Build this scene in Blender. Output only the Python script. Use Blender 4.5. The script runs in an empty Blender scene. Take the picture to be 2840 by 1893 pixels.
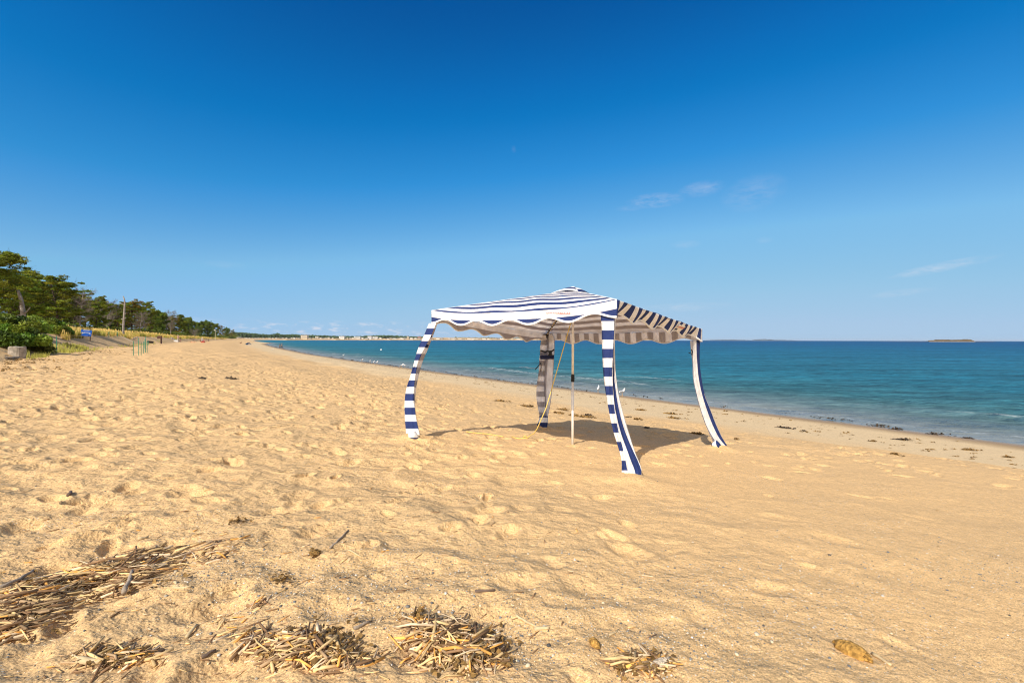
import bpy, math, random
import numpy as np
from mathutils import Vector, Matrix
rnd = random.Random(7); NP = np.random.RandomState(11)
scene = bpy.context.scene
# ---------------------------------------------------------------- camera, sky, sun, exposure
CZ = 3.4                                   # camera height above the sea, metres
FPX, PITCH, ROLL = 1262.0, 4/1262.0, 0.0021
fw = np.array([0, math.cos(PITCH), -math.sin(PITCH)]); _u0 = np.array([0, math.sin(PITCH), math.cos(PITCH)])
rt = math.cos(ROLL)*np.array([1., 0, 0]) + math.sin(ROLL)*_u0
up = math.cos(ROLL)*_u0 - math.sin(ROLL)*np.array([1., 0, 0])
cam_data = bpy.data.cameras.new("camera"); cam = bpy.data.objects.new("camera", cam_data)
scene.collection.objects.link(cam); scene.camera = cam
cam.matrix_world = Matrix(((rt[0], up[0], -fw[0], 0), (rt[1], up[1], -fw[1], 0), (rt[2], up[2], -fw[2], CZ), (0, 0, 0, 1)))
cam_data.sensor_width = 36.0; cam_data.lens = 36.0*FPX/2840.0
cam_data.clip_start = 0.05; cam_data.clip_end = 60000
SUN_EL, SUN_AZ = math.radians(40), math.radians(207)      # azimuth of the sun, clockwise from +Y (view direction)
world = bpy.data.worlds.new("World"); scene.world = world; world.use_nodes = True
wn, wl = world.node_tree.nodes, world.node_tree.links
bg = wn['Background']; bg.inputs[1].default_value = 0.115
sky = wn.new('ShaderNodeTexSky'); sky.sky_type = 'NISHITA'; sky.sun_disc = False
sky.sun_elevation = SUN_EL; sky.sun_rotation = SUN_AZ; sky.altitude = 0
sky.air_density = 1.0; sky.dust_density = 0.6; sky.ozone_density = 3.0
# clear, dry, polarised-looking air: look a little above the murky horizon line and deepen each channel
_tc = wn.new('ShaderNodeTexCoord'); _sp = wn.new('ShaderNodeSeparateXYZ'); _cb = wn.new('ShaderNodeCombineXYZ'); _lz = wn.new('ShaderNodeMath'); _lz.operation = 'MULTIPLY_ADD'
_lz.inputs[1].default_value = .93; _lz.inputs[2].default_value = .07
wl.new(_tc.outputs['Generated'], _sp.inputs[0]); wl.new(_sp.outputs[2], _lz.inputs[0]); wl.new(_sp.outputs[0], _cb.inputs[0]); wl.new(_sp.outputs[1], _cb.inputs[1]); wl.new(_lz.outputs[0], _cb.inputs[2])
wl.new(_cb.outputs[0], sky.inputs[0])
_sc_, SKYGAM, _pre = wn.new('ShaderNodeSeparateColor'), wn.new('ShaderNodeVectorMath'), wn.new('ShaderNodeVectorMath')
_pre.operation = 'SCALE'; _pre.inputs['Scale'].default_value = .115; wl.new(sky.outputs[0], _pre.inputs[0]); wl.new(_pre.outputs[0], _sc_.inputs[0])
_cc = wn.new('ShaderNodeCombineColor'); SKYGAM.operation = 'SCALE'; SKYGAM.inputs['Scale'].default_value = 1/.115; wl.new(_cc.outputs[0], SKYGAM.inputs[0])
# response of a camera behind a polarising filter, one tone curve per channel
for _i, _pts in enumerate((((.09, .0022), (.12, .004), (.155, .032), (.241, .209), (.40, .33), (.533, .40), (1, .46)),
                           ((.10, .055), (.157, .095), (.19, .156), (.264, .283), (.399, .509), (.60, .57), (1, .61)),
                           ((.20, .22), (.298, .352), (.353, .491), (.47, .694), (.644, .83), (.80, .80), (1, .80)))):
    _r = wn.new('ShaderNodeValToRGB'); _e = _r.color_ramp.elements
    _e[0].position = _pts[0][0]; _e[0].color = (*[_pts[0][1]]*3, 1); _e[1].position = _pts[-1][0]; _e[1].color = (*[_pts[-1][1]]*3, 1)
    for _x, _y in _pts[1:-1]:
        _k = _e.new(_x); _k.color = (_y, _y, _y, 1)
    wl.new(_sc_.outputs[_i], _r.inputs[0]); wl.new(_r.outputs[0], _cc.inputs[_i])
sun_data = bpy.data.lights.new("sun", 'SUN'); sun_data.energy = 4.9; sun_data.angle = math.radians(0.53); sun_data.color = (1.0, 0.945, 0.85)
sun = bpy.data.objects.new("sun", sun_data); scene.collection.objects.link(sun)
sdir = Vector((math.sin(SUN_AZ)*math.cos(SUN_EL), math.cos(SUN_AZ)*math.cos(SUN_EL), math.sin(SUN_EL)))
sun.rotation_euler = sdir.to_track_quat('Z', 'Y').to_euler(); sun.location = (0, -10, 30)
scene.cycles.use_denoising = True; scene.cycles.denoiser = 'OPENIMAGEDENOISE'; scene.cycles.denoising_input_passes = 'RGB_ALBEDO_NORMAL'; scene.cycles.denoising_prefilter = 'ACCURATE'; scene.cycles.filter_width = 1.1; scene.cycles.sample_clamp_indirect = 8.0; scene.cycles.max_bounces = 12; scene.cycles.diffuse_bounces = 7; scene.cycles.transmission_bounces = 8
scene.view_settings.view_transform = 'Standard'; scene.view_settings.look = 'None'
scene.view_settings.exposure = 0.0; scene.view_settings.gamma = 1.0
# unseen sky behind the camera, greyed and brightened as added fill for the shadows
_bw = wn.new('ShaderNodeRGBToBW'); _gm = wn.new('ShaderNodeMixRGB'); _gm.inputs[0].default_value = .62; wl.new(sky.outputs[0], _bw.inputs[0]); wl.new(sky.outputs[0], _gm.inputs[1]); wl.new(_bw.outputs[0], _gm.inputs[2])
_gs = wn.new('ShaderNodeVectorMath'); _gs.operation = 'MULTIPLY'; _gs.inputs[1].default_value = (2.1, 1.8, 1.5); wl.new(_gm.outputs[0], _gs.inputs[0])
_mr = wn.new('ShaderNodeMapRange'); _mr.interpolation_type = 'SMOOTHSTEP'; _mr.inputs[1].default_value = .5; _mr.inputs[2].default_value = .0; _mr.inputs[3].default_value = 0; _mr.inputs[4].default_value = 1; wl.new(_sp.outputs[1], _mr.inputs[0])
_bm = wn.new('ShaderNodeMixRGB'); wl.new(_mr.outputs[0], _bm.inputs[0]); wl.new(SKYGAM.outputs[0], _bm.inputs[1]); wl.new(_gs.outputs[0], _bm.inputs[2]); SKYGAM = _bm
# thin clouds, placed by direction in the sky: (azimuth deg, elevation deg, half width, half height, strength)
def sky_clouds():
    tc = wn.new('ShaderNodeTexCoord'); sep = wn.new('ShaderNodeSeparateXYZ'); wl.new(tc.outputs['Generated'], sep.inputs[0])
    def m(op, a, b=None, c=None, clamp=False):
        n = wn.new('ShaderNodeMath'); n.operation = op; n.use_clamp = clamp
        for i, v in enumerate((a, b, c)):
            if v is None: continue
            if isinstance(v, (int, float)): n.inputs[i].default_value = v
            else: wl.new(v, n.inputs[i])
        return n.outputs[0]
    az = m('ARCTAN2', sep.outputs[0], sep.outputs[1]); el = m('ARCSINE', sep.outputs[2])
    cmb = wn.new('ShaderNodeCombineXYZ'); wl.new(az, cmb.inputs[0]); wl.new(m('MULTIPLY', el, 3.2), cmb.inputs[1])
    def noise(scale, det, rough, dist=0.):
        n = wn.new('ShaderNodeTexNoise'); n.inputs['Scale'].default_value = scale; n.inputs['Detail'].default_value = det
        n.inputs['Roughness'].default_value = rough; n.inputs['Distortion'].default_value = dist; wl.new(cmb.outputs[0], n.inputs['Vector']); return n.outputs[0]
    fine = noise(42, 7, .72, .5); mid = noise(13, 4, .6, .2)
    total = None
    for (px, py, hw, hh, k, sl) in CLOUDS:
        d = fw + rt*(px-1420)/FPX - up*(py-946.5)/FPX; d = d/np.linalg.norm(d)
        a0, e0 = math.atan2(d[0], d[1]), math.asin(d[2]); wa, we = hw/FPX*math.cos(a0)**2, hh/FPX*math.cos(a0)
        da = m('SUBTRACT', az, a0); de = m('SUBTRACT', m('SUBTRACT', el, e0), m('MULTIPLY', da, sl))
        q = m('ADD', m('POWER', m('DIVIDE', da, wa), 2.0), m('POWER', m('DIVIDE', de, we), 2.0))
        g = m('SUBTRACT', 1.0, m('MULTIPLY', q, .5), clamp=True)
        v = m('MULTIPLY', g, k)
        total = v if total is None else m('MAXIMUM', total, v)
    tex = m('MULTIPLY', m('SUBTRACT', m('MULTIPLY', m('ADD', m('MULTIPLY', fine, .6), m('MULTIPLY', mid, .4)), 1.0), .40, clamp=True), 4.2, clamp=True)
    # low cumulus bank above the far shore, plus faint streaks to the right
    band = m('SUBTRACT', 1.0, m('MULTIPLY', m('POWER', m('DIVIDE', m('SUBTRACT', el, .022), .014), 2.0), .6), clamp=True)
    left = m('SUBTRACT', 1.0, m('MULTIPLY', m('POWER', m('DIVIDE', m('ADD', az, .33), .32), 2.0), 1.), clamp=True)
    puff = m('MULTIPLY', m('SUBTRACT', noise(34, 5, .6), .52, clamp=True), 6.5, clamp=True)
    low = m('MULTIPLY', m('MULTIPLY', band, left), m('MULTIPLY', puff, .55))
    f = m('MAXIMUM', m('MULTIPLY', total, tex), low)
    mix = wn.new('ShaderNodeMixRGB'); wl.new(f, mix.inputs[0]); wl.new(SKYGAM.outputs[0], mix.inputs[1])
    mix.inputs[2].default_value = (7.6, 7.2, 7.6, 1)
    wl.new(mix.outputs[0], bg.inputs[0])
CLOUDS = [(1818, 556, 62, 15, .26, 0), (1745, 577, 30, 7, .10, 0), (1945, 524, 50, 16, .20, .05), (2090, 535, 70, 36, .13, .1),
          (1900, 677, 34, 8, .16, 0), (2120, 665, 18, 7, .10, 0), (2610, 741, 120, 11, .34, .16), (2500, 812, 70, 8, .18, .08),
          (1890, 852, 110, 10, .2, .03), (630, 735, 60, 8, .10, 0), (560, 892, 60, 10, .22, -.05), (1425, 414, 5, 7, .10, 0)]
sky_clouds()
def ray(px, py):
    "direction (y = 1) of a point of the 2840x1893 frame"
    d = fw + rt*(px-1420)/FPX - up*(py-946.5)/FPX
    return d/d[1]
def at(px, py, depth):
    d = ray(px, py)*depth; return np.array([d[0], d[1], d[2]+CZ])
# ---------------------------------------------------------------- helpers
C = scene.collection
def tag(o, label=None, cat=None, group=None, kind=None):
    if label: o['label'] = label
    if cat: o['category'] = cat
    if group: o['group'] = group
    if kind: o['kind'] = kind
    return o
def empty(name, loc, rz=0.0):
    o = bpy.data.objects.new(name, None); C.objects.link(o); o.location = loc; o.rotation_euler = (0, 0, rz)
    o.empty_display_size = .2; return o
def link(name, me, mats=(), parent=None):
    o = bpy.data.objects.new(name, me); C.objects.link(o)
    for m in (mats if isinstance(mats, (list, tuple)) else [mats]): me.materials.append(m)
    if parent is not None:
        o.parent = parent; o.matrix_parent_inverse = Matrix.Translation(parent.location).inverted() if parent.type == 'EMPTY' and tuple(parent.rotation_euler) == (0, 0, 0) and parent.get('_w') else Matrix.Identity(4)
    return o
class MB:
    def __init__(s): s.v = []; s.f = []; s.mi = []; s.n = 0; s.uv = []; s.col = []
    def add(s, V, Fc, mi=0, uv=None, col=None):
        V = np.asarray(V, float).reshape(-1, 3); s.v.append(V)
        for f in Fc: s.f.append(tuple(int(i)+s.n for i in f)); s.mi.append(mi)
        s.n += len(V)
        s.uv.append(np.zeros((len(V), 2)) if uv is None else np.asarray(uv, float).reshape(-1, 2))
        s.col.append(np.ones((len(V), 3)) if col is None else np.broadcast_to(np.asarray(col, float), (len(V), 3)))
    def tube(s, P, R, n=6, mi=0, cap=True, col=None):
        P = [np.asarray(p, float) for p in P]; R = [R]*len(P) if isinstance(R, (int, float)) else R
        V = []; prev = None
        for i, p in enumerate(P):
            t = P[min(i+1, len(P)-1)]-P[max(i-1, 0)]; t = t/(np.linalg.norm(t)+1e-9)
            if prev is None:
                a = np.array([0, 0, 1.]) if abs(t[2]) < .9 else np.array([1., 0, 0])
            else: a = prev
            x = a-t*np.dot(a, t); x = x/(np.linalg.norm(x)+1e-9); y = np.cross(t, x); prev = x
            for k in range(n):
                an = 2*math.pi*k/n; V.append(p+R[i]*(x*math.cos(an)+y*math.sin(an)))
        Fc = [(i*n+k, i*n+(k+1) % n, (i+1)*n+(k+1) % n, (i+1)*n+k) for i in range(len(P)-1) for k in range(n)]
        if cap: Fc += [tuple(range(n))[::-1], tuple((len(P)-1)*n+k for k in range(n))]
        s.add(V, Fc, mi, col=col)
    def box(s, c, d, rz=0., mi=0, tilt=0., col=None):
        c = np.asarray(c, float); V = []
        for x in (-.5, .5):
            for y in (-.5, .5):
                for z in (-.5, .5): V.append((x*d[0], y*d[1], z*d[2]))
        V = np.array(V); ct, st = math.cos(tilt), math.sin(tilt)
        V = V@np.array([[ct, 0, -st], [0, 1, 0], [st, 0, ct]]); cz, sz = math.cos(rz), math.sin(rz)
        V = V@np.array([[cz, sz, 0], [-sz, cz, 0], [0, 0, 1]])
        s.add(V+c, [(0, 1, 3, 2), (4, 6, 7, 5), (0, 4, 5, 1), (2, 3, 7, 6), (0, 2, 6, 4), (1, 5, 7, 3)], mi, col=col)
    def blob(s, c, r, seed=0, amp=.25, mi=0, nu=8, nv=5, col=None):
        rs = np.random.RandomState(seed); V = [(0, 0, -1)]
        for j in range(1, nv):
            ph = -math.pi/2+math.pi*j/nv
            for i in range(nu): V.append((math.cos(ph)*math.cos(2*math.pi*i/nu), math.cos(ph)*math.sin(2*math.pi*i/nu), math.sin(ph)))
        V.append((0, 0, 1)); V = np.array(V); V = V*(1+amp*(rs.rand(len(V), 1)-.5)*2)*np.asarray(r)+np.asarray(c)
        Fc = [(0, 1+(i+1) % nu, 1+i) for i in range(nu)]
        for j in range(nv-2):
            for i in range(nu): Fc.append((1+j*nu+i, 1+j*nu+(i+1) % nu, 1+(j+1)*nu+(i+1) % nu, 1+(j+1)*nu+i))
        t = len(V)-1; Fc += [(t, t-nu+i, t-nu+(i+1) % nu) for i in range(nu)]
        s.add(V, Fc, mi, col=col)
    def mesh(s, name, smooth=False, uv=False, col=False):
        me = bpy.data.meshes.new(name); V = np.concatenate(s.v) if s.v else np.zeros((0, 3))
        me.from_pydata(V.tolist(), [], s.f)
        me.polygons.foreach_set('material_index', s.mi)
        if smooth: me.polygons.foreach_set('use_smooth', [True]*len(s.f))
        if uv or col:
            li = np.empty(len(me.loops), dtype=np.int32); me.loops.foreach_get('vertex_index', li)
        if uv:
            U = np.concatenate(s.uv); l = me.uv_layers.new(name='UVMap'); l.data.foreach_set('uv', U[li].ravel())
        if col:
            K = np.concatenate(s.col); a = me.color_attributes.new('tint', 'FLOAT_COLOR', 'POINT')
            a.data.foreach_set('color', np.c_[K, np.ones(len(K))].ravel())
        me.update(); return me
    def build(s, name, mats, parent=None, smooth=False, uv=False, col=False):
        return link(name, s.mesh(name, smooth, uv, col), mats, parent)
def tree_nodes(m): return m.node_tree.nodes, m.node_tree.links
def mat(name, color, rough=.8, metal=0., noise=None, bump=None, spec=.3, tint=False, trans=0.):
    """principled with noise colour variation (scale, dark factor) and optional noise bump (scale, strength, distance)"""
    m = bpy.data.materials.new(name); m.use_nodes = True; n, l = tree_nodes(m); b = n['Principled BSDF']
    b.inputs['Roughness'].default_value = rough; b.inputs['Metallic'].default_value = metal; b.inputs['Specular IOR Level'].default_value = spec
    b.inputs['Base Color'].default_value = (*color, 1)
    src = None
    if tint:
        a = n.new('ShaderNodeAttribute'); a.attribute_name = 'tint'; mx = n.new('ShaderNodeMixRGB'); mx.blend_type = 'MULTIPLY'; mx.inputs[0].default_value = 1
        mx.inputs[1].default_value = (*color, 1); l.new(a.outputs['Color'], mx.inputs[2]); src = mx.outputs[0]
    if noise:
        t = n.new('ShaderNodeTexNoise'); t.inputs['Scale'].default_value = noise[0]; t.inputs['Detail'].default_value = 4
        g = n.new('ShaderNodeTexCoord'); l.new(g.outputs['Object'], t.inputs['Vector'])
        r = n.new('ShaderNodeMapRange'); r.inputs[1].default_value = .3; r.inputs[2].default_value = .7; r.inputs[3].default_value = noise[1]; r.inputs[4].default_value = 2-noise[1]
        l.new(t.outputs[0], r.inputs[0]); v = n.new('ShaderNodeVectorMath'); v.operation = 'SCALE'
        if src is not None: l.new(src, v.inputs[0])
        else: v.inputs[0].default_value = color
        l.new(r.outputs[0], v.inputs['Scale']); src = v.outputs[0]
    if src is not None: l.new(src, b.inputs['Base Color'])
    if bump:
        t = n.new('ShaderNodeTexNoise'); t.inputs['Scale'].default_value = bump[0]; t.inputs['Detail'].default_value = 5
        g = n.new('ShaderNodeTexCoord'); l.new(g.outputs['Object'], t.inputs['Vector'])
        bp = n.new('ShaderNodeBump'); bp.inputs['Strength'].default_value = bump[1]; bp.inputs['Distance'].default_value = bump[2]
        l.new(t.outputs[0], bp.inputs['Height']); l.new(bp.outputs[0], b.inputs['Normal'])
    if trans:
        tr = n.new('ShaderNodeBsdfTranslucent'); mixs = n.new('ShaderNodeMixShader'); mixs.inputs[0].default_value = trans
        if src is not None: l.new(src, tr.inputs[0])
        else: tr.inputs[0].default_value = (*color, 1)
        l.new(b.outputs[0], mixs.inputs[1]); l.new(tr.outputs[0], mixs.inputs[2]); l.new(mixs.outputs[0], n['Material Output'].inputs[0])
    return m
def sstep(a, b, x): t = np.clip((x-a)/(b-a), 0, 1); return t*t*(3-2*t)
def vnoise(x, y, seed=0):
    xi = np.floor(x); yi = np.floor(y); fx = x-xi; fy = y-yi; xi = xi.astype(np.int64); yi = yi.astype(np.int64)
    def h(i, j):
        n = (i*374761393+j*668265263+seed*1442695041) & 0xffffffff; n = ((n ^ (n >> 13))*1274126177) & 0xffffffff
        return ((n ^ (n >> 16)) & 0xffff)/65535.0
    sx = fx*fx*fx*(fx*(fx*6-15)+10); sy = fy*fy*fy*(fy*(fy*6-15)+10)
    a = h(xi, yi); b = h(xi+1, yi); c = h(xi, yi+1); d = h(xi+1, yi+1)
    return (a+(b-a)*sx+(c-a)*sy+(a-b-c+d)*sx*sy)*2-1
# ---------------------------------------------------------------- lie of the land
SHORE = np.array([(400, -505), (90, -82), (16.76, 14.9), (8.57, 25.76), (-4.2, 43), (-24.9, 72.7), (-45, 102.9), (-104, 200), (-173.7, 320), (-236, 448), (-320, 566),
                  (-1050, 1860), (-850, 2150), (-500, 2900), (300, 4300), (1500, 6500), (2600, 7600), (1500, 12000), (-3000, 40000)], float)
def shore_dist(x, y):
    "signed distance to the waterline, positive inland"
    best = np.full(x.shape, 1e18); sg = np.ones(x.shape)
    for (ax, ay), (bx, by) in zip(SHORE[:-1], SHORE[1:]):
        dx, dy = bx-ax, by-ay; t = np.clip(((x-ax)*dx+(y-ay)*dy)/(dx*dx+dy*dy), 0, 1)
        ex, ey = x-ax-t*dx, y-ay-t*dy; d = ex*ex+ey*ey; c = dx*ey-dy*ex; m = d < best
        best = np.where(m, d, best); sg = np.where(m, np.sign(c), sg)
    return np.sqrt(best)*sg
PS = [-400, -60, -10, 0, 3, 6, 10, 14, 16.2, 17.8, 22.3, 26, 27.8, 30.8, 35, 45, 150, 400]
PZ = [-9, -3.2, -.7, 0, .30, .60, .98, 1.42, 1.76, 2.02, 2.43, 2.50, 2.58, 3.85, 4.15, 4.3, 4.6, 6]
FZ = [-9, -3.2, -.7, 0, .5, 1.0, 2.0, 2.8, 3.2, 3.5, 4.5, 5.2, 5.6, 6.2, 6.8, 7.0, 12, 22]
FEET = [(1.075, 4.15), (2.93, 6.42), (.50, 7.75), (-1.24, 5.70)]
def base_z(x, y, S=None):
    if S is None: S = shore_dist(x, y)
    wob = .35*vnoise(x*.08, y*.08, 3)*sstep(5, 20, S)
    S2 = S+wob*3*sstep(24, 28, S)*(1-sstep(60, 200, y))+wob
    z = np.interp(S2, PS, PZ); z = z+(np.interp(S2, PS, FZ)-z)*sstep(700, 1500, y)
    z = z+sstep(30, 36, S)*(.35*vnoise(x*.12, y*.12, 5)+.2*vnoise(x*.4, y*.4, 6))*(1-sstep(300, 800, y))
    pl = CZ-.91-.055*x-.072*y; w = 1-sstep(3.2, 7.5, np.hypot((x-1)*.7, np.where(y > 5, y-5, .45*(y-5))))
    return z+(pl-z)*w*sstep(2, 5, S)
def ground(x, y):
    x = np.atleast_1d(np.asarray(x, float)); y = np.atleast_1d(np.asarray(y, float)); return base_z(x, y)
def gz(x, y): return float(ground(x, y)[0])
def hit(px, py):
    "where the view through a frame point meets the smooth ground"
    d = ray(px, py); ys = np.geomspace(1, 4000, 6000); z = base_z(d[0]*ys, ys); k = np.argmax(CZ+d[2]*ys <= z)
    y0 = ys[k] if k else 300.; return np.array([d[0]*y0, y0, gz(d[0]*y0, y0)])
def place(px, S, ymax=3000):
    "point of the ground along frame column px, S metres inland of the waterline"
    u = ray(px, 942)[0]; ys = np.geomspace(3, ymax, 3000); s = shore_dist(u*ys, ys)
    d = s-S; k = np.where(np.sign(d[1:]) != np.sign(d[:-1]))[0]
    y0 = ys[k[-1] if len(k) else np.argmin(abs(d))]; return np.array([u*y0, y0, gz(u*y0, y0)])
def polar_mesh(name, rs, th, zfun):
    T, R = np.meshgrid(th, rs); X = R*np.sin(T); Y = R*np.cos(T); Z, attrs = zfun(X, Y, R, T)
    nr, nt = X.shape; V = np.stack([X, Y, Z], -1).reshape(-1, 3)
    i = np.arange(nr-1)[:, None]*nt+np.arange(nt-1)[None, :]
    Q = np.stack([i, i+1, i+nt+1, i+nt], -1)[:, :, ::-1].reshape(-1, 4)
    if abs(th[-1]-th[0]-2*math.pi) < 1e-6: pass
    me = bpy.data.meshes.new(name); nq = len(Q); me.vertices.add(len(V)); me.vertices.foreach_set('co', V.ravel())
    me.loops.add(nq*4); me.loops.foreach_set('vertex_index', Q.ravel().astype(np.int32))
    me.polygons.add(nq); me.polygons.foreach_set('loop_start', np.arange(0, nq*4, 4, dtype=np.int32))
    me.update(calc_edges=True)
    me.polygons.foreach_set('use_smooth', np.ones(nq, bool))
    for k, a in attrs.items():
        if a.ndim == 2: t = me.attributes.new(k, 'FLOAT', 'POINT'); t.data.foreach_set('value', a.ravel().astype(np.float32))
        else:
            t = me.color_attributes.new(k, 'FLOAT_COLOR', 'POINT'); t.data.foreach_set('color', np.concatenate([a, np.ones(a.shape[:2]+(1,))], -1).ravel().astype(np.float32))
    me.validate(); return me
def rows(r0, r1, k, kmax):
    r = [r0]
    while r[-1] < r1: r.append(r[-1]*(1+min(k*math.sqrt(r[-1]), kmax)))
    return np.array(r)
TH = np.concatenate([np.linspace(-math.pi, -1.0, 60)[:-1], np.linspace(-1.0, 1.0, 1150), np.linspace(1.0, math.pi, 60)[1:]])
# ---------------------------------------------------------------- sand
def sand_z(X, Y, R, T):
    S = shore_dist(X, Y); Z = base_z(X, Y, S)
    dry = sstep(6, 10, S); fade = lambda wl: 1-sstep(wl*60, wl*130, R)
    rough = .30+.70*sstep(2.2, -1.5, X+.25*(Y-5)); rough = np.maximum(rough, .62*sstep(4.5, 7, Y)*sstep(7, 12, S))
    tr = sstep(2, 30, R)*.5+.75
    n1 = vnoise(X*.45, Y*.45, 21)*.045+vnoise(X*1.1+5, Y*1.1, 22)*.030*fade(.9)
    n2 = vnoise(X*2.6, Y*2.6+3, 23); n2 = (1-np.abs(n2)*1.6)*.020*fade(.4)
    n3 = vnoise(X*5.3+9, Y*5.3, 24)*.012*fade(.2)+vnoise(X*12, Y*12, 25)*.0060*fade(.09)+vnoise(X*31, Y*31, 26)*.0017*fade(.05)+vnoise(X*70, Y*70, 27)*.0005*fade(.03)
    Z = Z+dry*tr*(n1*(.28+.72*rough)+(n2+n3)*rough*1.15)
    Z = Z+sstep(-1, 2, S)*(1-dry)*(vnoise(X*.9, Y*.9, 30)*.012+vnoise(X*3, Y*3, 31)*.006*fade(.4))
    # far trodden sand: broad hummocks that survive the coarse rows
    Z = Z+dry*sstep(18, 40, R)*(1-sstep(26, 29, S))*(vnoise(X*1.05, Y*1.05, 41)*.075*(1-sstep(50, 120, R))+vnoise(X*.6, Y*.6, 43)*.06+vnoise(X*.33, Y*.33, 42)*.05)*(1-sstep(300, 900, R))
    for fx, fy in FEET:                       # little mounds heaped on the sand pockets
        d2 = (X-fx)**2+(Y-fy)**2; Z = Z+.05*np.exp(-d2/.05)+.02*np.exp(-d2/.25)
    rr = R[:, 0]; th = T[0]; rs = np.random.RandomState(5)
    def dent(x, y, a, L, W, D):
        r = math.hypot(x, y); t = math.atan2(x, y); q = 3.2*L
        i0, i1 = np.searchsorted(rr, (r-q, r+q)); j0, j1 = np.searchsorted(th, (t-q/r, t+q/r))
        if i1-i0 < 2 or j1-j0 < 2: return
        dx = X[i0:i1, j0:j1]-x; dy = Y[i0:i1, j0:j1]-y; c, s = math.cos(a), math.sin(a)
        e = ((dx*c+dy*s)/L)**2+((-dx*s+dy*c)/W)**2
        Z[i0:i1, j0:j1] += -D*np.exp(-e**1.6)+.22*D*np.exp(-((np.sqrt(e)-1.45)/.38)**2)
    n = 0
    for k in range(11000):
        t = rs.uniform(-.95, .95); r = math.sqrt(rs.uniform(1.2**2, 30**2)); x, y = r*math.sin(t), r*math.cos(t)
        prob = .12+.88*float(sstep(2.0, -1.0, x+.22*(y-4)))
        if y > 5: prob = max(prob, .6)
        if r < 5: prob *= .8
        if rs.rand() > prob or float(shore_dist(np.array([x]), np.array([y]))[0]) < 10: continue
        L = rs.uniform(.045, .115); dent(x, y, rs.uniform(0, 6.28), L, L*rs.uniform(.42, .75), rs.uniform(.012, .048)*min(1.15, .42+r*.10)*(.6 if x > 1 and y < 5 else 1)); n += 1
    for px, py, L, D in ((1370/2.615, 1370, .10, .045), (165, 1492, .07, .035), (255, 1480, .08, .04), (600, 1690, .10, .035), (1440, 1640, .10, .02), (345, 1680, .09, .025), (250, 1375, .10, .035)):
        p = hit(px, py); dent(p[0], p[1], .4, L, L*.6, D)
    # colour of the sand itself: wet taupe, pale bleached strip, golden berm
    wet = np.array([.36, .24, .125]); pale = np.array([.70, .52, .30]); gold = np.array([.725, .475, .228]); grey = np.array([.53, .375, .20])
    nz = vnoise(X*.25, Y*.25, 51)*1.2+vnoise(X*1.3, Y*1.3, 52)*.4
    k1 = sstep(1.2, 3.6, S+nz*.35)[..., None]; k2 = sstep(8.5, 13, S+nz*1.4)[..., None]
    col = wet+(pale-wet)*k1; col = col+(gold-col)*k2
    g = (sstep(.1, .9, vnoise(X*.8, Y*.8, 53)+.5*vnoise(X*3.1, Y*3.1, 54))*.22*dry*(1-sstep(3, 9, R))*(.35+.65*rough))[..., None]
    g = np.maximum(g, (sstep(27, 29, S)*.40)[..., None]); col = col+(grey-col)*g
    col = np.where((S < 0)[..., None], np.array([.30, .235, .14]), col)
    return Z, {'shore': S, 'tint': col, 'trodden': rough}
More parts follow.
